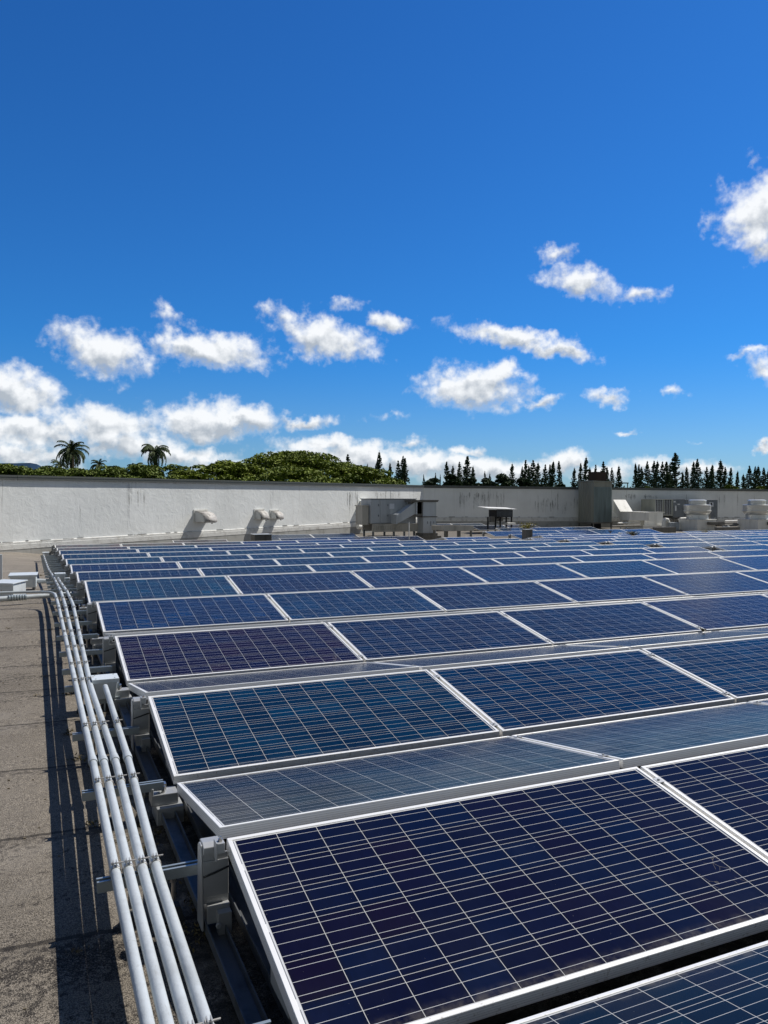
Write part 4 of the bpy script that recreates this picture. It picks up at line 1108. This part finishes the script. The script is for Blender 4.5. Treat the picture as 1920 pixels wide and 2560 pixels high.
CO = [(789,1132,.6),(865.5,1135,1),(920,1157,.6),(936,1143,.9),(947,1126,1),(975,1155,.8),(998,1151,.8),(1005,1140,1),(1015,1145,1),(1062,1186,.5),(1088,1182,.5),(1100,1183,.5),
 (1121,1154,1),(1134,1161,.8),(1148,1154,1),(1167,1140,1.2),(1180,1164,.9),(1211,1174,.5),(1224,1180,.5),(1284,1156,1),(1302,1166,.8),(1312,1150,1),(1322,1161,.8),(1331,1150,1),(1344,1154,1),(1358,1161,.9),(1372,1161,.8),(1380,1151,1),(1400,1152,1),
 (1434,1167,1),(1453,1158,.8),(1464,1140,1.1),(1476,1165,.8),(1489,1162,.9),(1509,1153,1),(1520,1165,.9),(1530,1169,.6),(1549,1162,.8),(1589,1156,.9),(1597,1161,.9),(1607,1167,.6),(1619,1153,1),(1632,1152,1),(1639,1150,1),(1654,1154,1),(1668,1154,1),(1676,1158,.8),
 (1688,1132,1.7),(1704,1178,.8),(1720,1164,.9),(1735,1152,1),(1747,1147,1.1),(1768,1167,1),(1779,1160,1),(1786,1165,.9),(1801,1148,1.2),(1815,1167,1),(1824,1169,1),(1843,1176,1.1),(1857,1183,1),(1872,1164,1),(1885,1166,.9),(1894,1163,1),(1908,1169,1),(1918,1172,1)]
for i, (px, py, wv) in enumerate(CO):
    rn = random.Random(i*7+1); D = rn.uniform(120, 175); p = atd(px, py, D); hgt = p.z+7
    sc = hgt/20.; ws = sc*wv*(.66+.24*rn.random())
    if px > 1280 and wv < .7: ws = sc*.6
    lb = f'dark narrow conifer, {ordw(i+1)} from the left of the skyline conifers'
    if i == 47: lb = 'tallest and widest dark conifer on the skyline above the packaged unit'
    cv = CV[rn.randrange(5)] if i >= 5 else CV[i]
    if not cv[1]: cv[1] = True; r_ = cv[0]; r_['label'] = lb; r_.location = (p.x, p.y, -7)
    else: r_ = dup(cv[0], (p.x, p.y, -7), None, lb)
    r_.scale = (ws, ws, sc); r_.rotation_euler = (rn.gauss(0, .012), rn.gauss(0, .012), rn.uniform(0, 6.28))

def crown(m, c, rx, ry, rz, n, s, rnd, nb=26, top=True, flat=.32):
    """umbrella-like clumps over a dome"""
    c = Vector(c); cl = []
    for i in range(nb):
        a = rnd.uniform(0, 6.28); e = rnd.uniform(.0, 1)**.8*pi/2
        k = rnd.uniform(.86, 1.04)
        cl.append((c+Vector((cos(a)*cos(e)*rx*k, sin(a)*cos(e)*ry*k, sin(e)*rz*k)), rnd.uniform(.12, .24)*max(rx, ry)**.75*1.35))
    for i in range(n):
        q, r = cl[rnd.randrange(nb)]
        a = rnd.uniform(0, 6.28); rr = sqrt(rnd.random())*r
        hz = (1-(rr/r)**2)*r*flat
        p = q+Vector((cos(a)*rr, sin(a)*rr, hz-rnd.expovariate(1)*r*.1))
        leafquad(m, p, s*rnd.uniform(.6, 1.3), rnd, .9)
def broad(label, name, px, py_top, D, wpx, zbase, n, s, mt, nb, seed, group=None, rzf=.3, flat=.32):
    rnd = random.Random(seed)
    p = atd(px, py_top, D); rx = wpx/2*D/F; zt = p.z; 
    hz = max(1.2, zt-zbase)
    t = thing(name, label, 'tree', (p.x, p.y, -7), 0, group)
    m = MB(); crown(m, (0, 0, zbase+7), rx, rx*.8, hz*.96, n, s, rnd, nb, True, flat)
    m.build('crown', mt, t, fix=False)
    tr = MB(); tr.tube([(0, 0, 0), (0, 0, 4)], .45, 9, True, .35)
    for i in range(6):
        a = i*1.05+.3; tr.tube([(0, 0, 3.5), (cos(a)*rx*.35, sin(a)*rx*.3, zbase+7-1), (cos(a)*rx*.7, sin(a)*rx*.55, zbase+7+hz*.35)], .22, 6, True, .06)
    tr.build('trunk', mBark, t)
broad('broad domed rain tree, highest green canopy above the left wall', 'rain_tree', 735, 1136, 62, 500, .6, 42000, .25, mLeafA, 170, 1, None)
broad('spreading green canopy on the left shoulder of the big domed tree', 'rain_tree', 565, 1160, 57, 330, .6, 19000, .26, mLeafA, 80, 2)
broad('low green canopy sloping down at the right of the big domed tree', 'rain_tree', 900, 1174, 60, 290, .5, 16000, .26, mLeafA, 70, 3)
broad('green canopy in front of the dome centre, just above the coping', 'rain_tree', 720, 1172, 50, 330, .4, 14000, .24, mLeafA, 70, 6)
broad('small leafy canopy at the left foot of the big domed tree', 'rain_tree', 470, 1178, 54, 190, .6, 9000, .24, mLeafA, 46, 4)
for i, (px, py, w) in enumerate(((20, 1160, 240), (120, 1170, 240), (200, 1173, 240), (280, 1168, 270), (360, 1163, 260), (440, 1166, 220))):
    broad(f'low dark green tree top over the wall, {ordw(i+1)} from the left edge', 'bushy_tree', px, py+2, 50+i*1.5, w, -.2, 11000, .22, mLeafB, 60, 20+i, 'low tree tops over the left wall', flat=.4)
BR = [(1080, 1196, 90), (1130, 1190, 80), (1255, 1188, 130), (1215, 1192, 90), (1310, 1198, 110), (1180, 1196, 110), (1400, 1214, 90), (1350, 1212, 70), (1470, 1216, 80)]
for i, (px, py, w) in enumerate(BR):
    broad(f'dark broadleaf tree below the conifers, {ordw(i+1)} of the dark clumps right of the corner' if i > 2 else ['dark round broadleaf tree nearest the wall corner', 'dark broadleaf tree second right of the wall corner', 'widest dark broadleaf tree among the centre conifers'][i], 'broadleaf_tree', px, py, 105+i, w, -1.5, 4500, .5, mLeafC, 30, 50+i, 'dark broadleaf trees below the conifers', flat=.5)
for i, (px, py, w) in enumerate(((1823, 1214, 75), (1905, 1216, 60), (1385, 1217, 60), (1620, 1219, 60), (1245, 1216, 16))):
    broad(['olive bush top over the coping between the roof fans', 'olive bush top over the coping at the right edge', 'low olive bush top left of the shed', 'low olive bush top behind the packaged unit', 'tiny yellow-green tree top poking over the centre coping'][i], 'low_bush', px, py, 70, w, .3, 3500, .25, mLeafA, 22, 70+i, flat=.4)
# palms
def palm(label, px, py_top, D, spread, nf, seed, droop=1.):
    rnd = random.Random(seed); p = atd(px, py_top, D); s = D/F
    crown_z = p.z-spread*.8*s+7; L = spread*1.12*s
    t = thing('palm_tree', label, 'palm tree', (p.x, p.y, -7), 0, 'palms above the left wall')
    MB().tube([(0, 0, 0), (.1, 0, crown_z*.5), (0, 0, crown_z)], .28, 9, True, .2).build('trunk', mBark, t)
    m = MB()
    for i in range(nf):
        a = rnd.uniform(0, 6.28); e0 = rnd.uniform(-.35, 1.5); l = L*rnd.uniform(.8, 1.05)
        pts = []; q = Vector((0, 0, crown_z)); e = e0
        for k in range(14):
            pts.append(q.copy()); q = q+Vector((cos(a)*cos(e), sin(a)*cos(e), sin(e)))*l/13; e -= (.13+.05*k/13)*droop
        m.tube(pts, .04, 4, False)
        side = Vector((-sin(a), cos(a), 0))
        for k in range(1, 14):
            for sg in (-1, 1):
                for u_ in (0, .25, .5, .75):
                    b = pts[k-1].lerp(pts[k], u_); ll = l*.23*(1-abs(k/14-.45)*.8)
                    tip = b+side*sg*ll*.7*rnd.uniform(.7, 1)+(pts[k]-pts[k-1]).normalized()*ll*.4+Vector((0, 0, -ll*rnd.uniform(.2, .75)))
                    d = (pts[k]-pts[k-1])*.2
                    m.add([b-d, b+d, tip], [(0, 1, 2)])
    m.build('fronds', mLeafP, t, fix=False)
palm('tallest palm with dark drooping fronds, leftmost of the palms', 179, 1092, 75, 46, 44, 1)
palm('short palm between the two tall palms', 248, 1142, 80, 27, 22, 2)
palm('tall shaggy palm with fine arching fronds, right of the others', 388, 1098, 78, 42, 50, 3, 1.15)
palm('low palm top to the left of the shaggy tall palm', 338, 1151, 80, 24, 18, 4)
palm('half hidden palm behind the left side of the tallest palm', 150, 1142, 90, 26, 16, 5)
# far hills
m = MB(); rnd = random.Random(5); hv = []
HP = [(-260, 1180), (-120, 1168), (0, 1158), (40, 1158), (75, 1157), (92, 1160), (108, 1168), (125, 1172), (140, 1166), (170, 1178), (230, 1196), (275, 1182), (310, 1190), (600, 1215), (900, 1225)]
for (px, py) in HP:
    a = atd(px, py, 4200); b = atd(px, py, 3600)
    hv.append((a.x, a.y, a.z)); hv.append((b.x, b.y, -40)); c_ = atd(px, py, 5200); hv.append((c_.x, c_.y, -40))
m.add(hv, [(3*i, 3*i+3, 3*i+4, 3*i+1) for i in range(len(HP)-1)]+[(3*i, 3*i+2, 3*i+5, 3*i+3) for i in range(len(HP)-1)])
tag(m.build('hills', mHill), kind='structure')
# distant lamp post between conifers
p = atd(1569, 1209, 110); t = thing('street_lamp', 'tiny distant street lamp between conifers right of the shed', 'lamp', (p.x, p.y, -7))
MB().tube([(0, 0, 0), (0, 0, p.z+7)], .07, 6).build('pole', mGalvD, t); MB().box(-.9, .1, -.12, .12, p.z+7, p.z+7.15).build('lamp_head', mGalvD, t)

# drop unused prototypes
for r_, used in CV:
    if not used:
        for c in list(r_.children): bpy.data.objects.remove(c)
        bpy.data.objects.remove(r_)
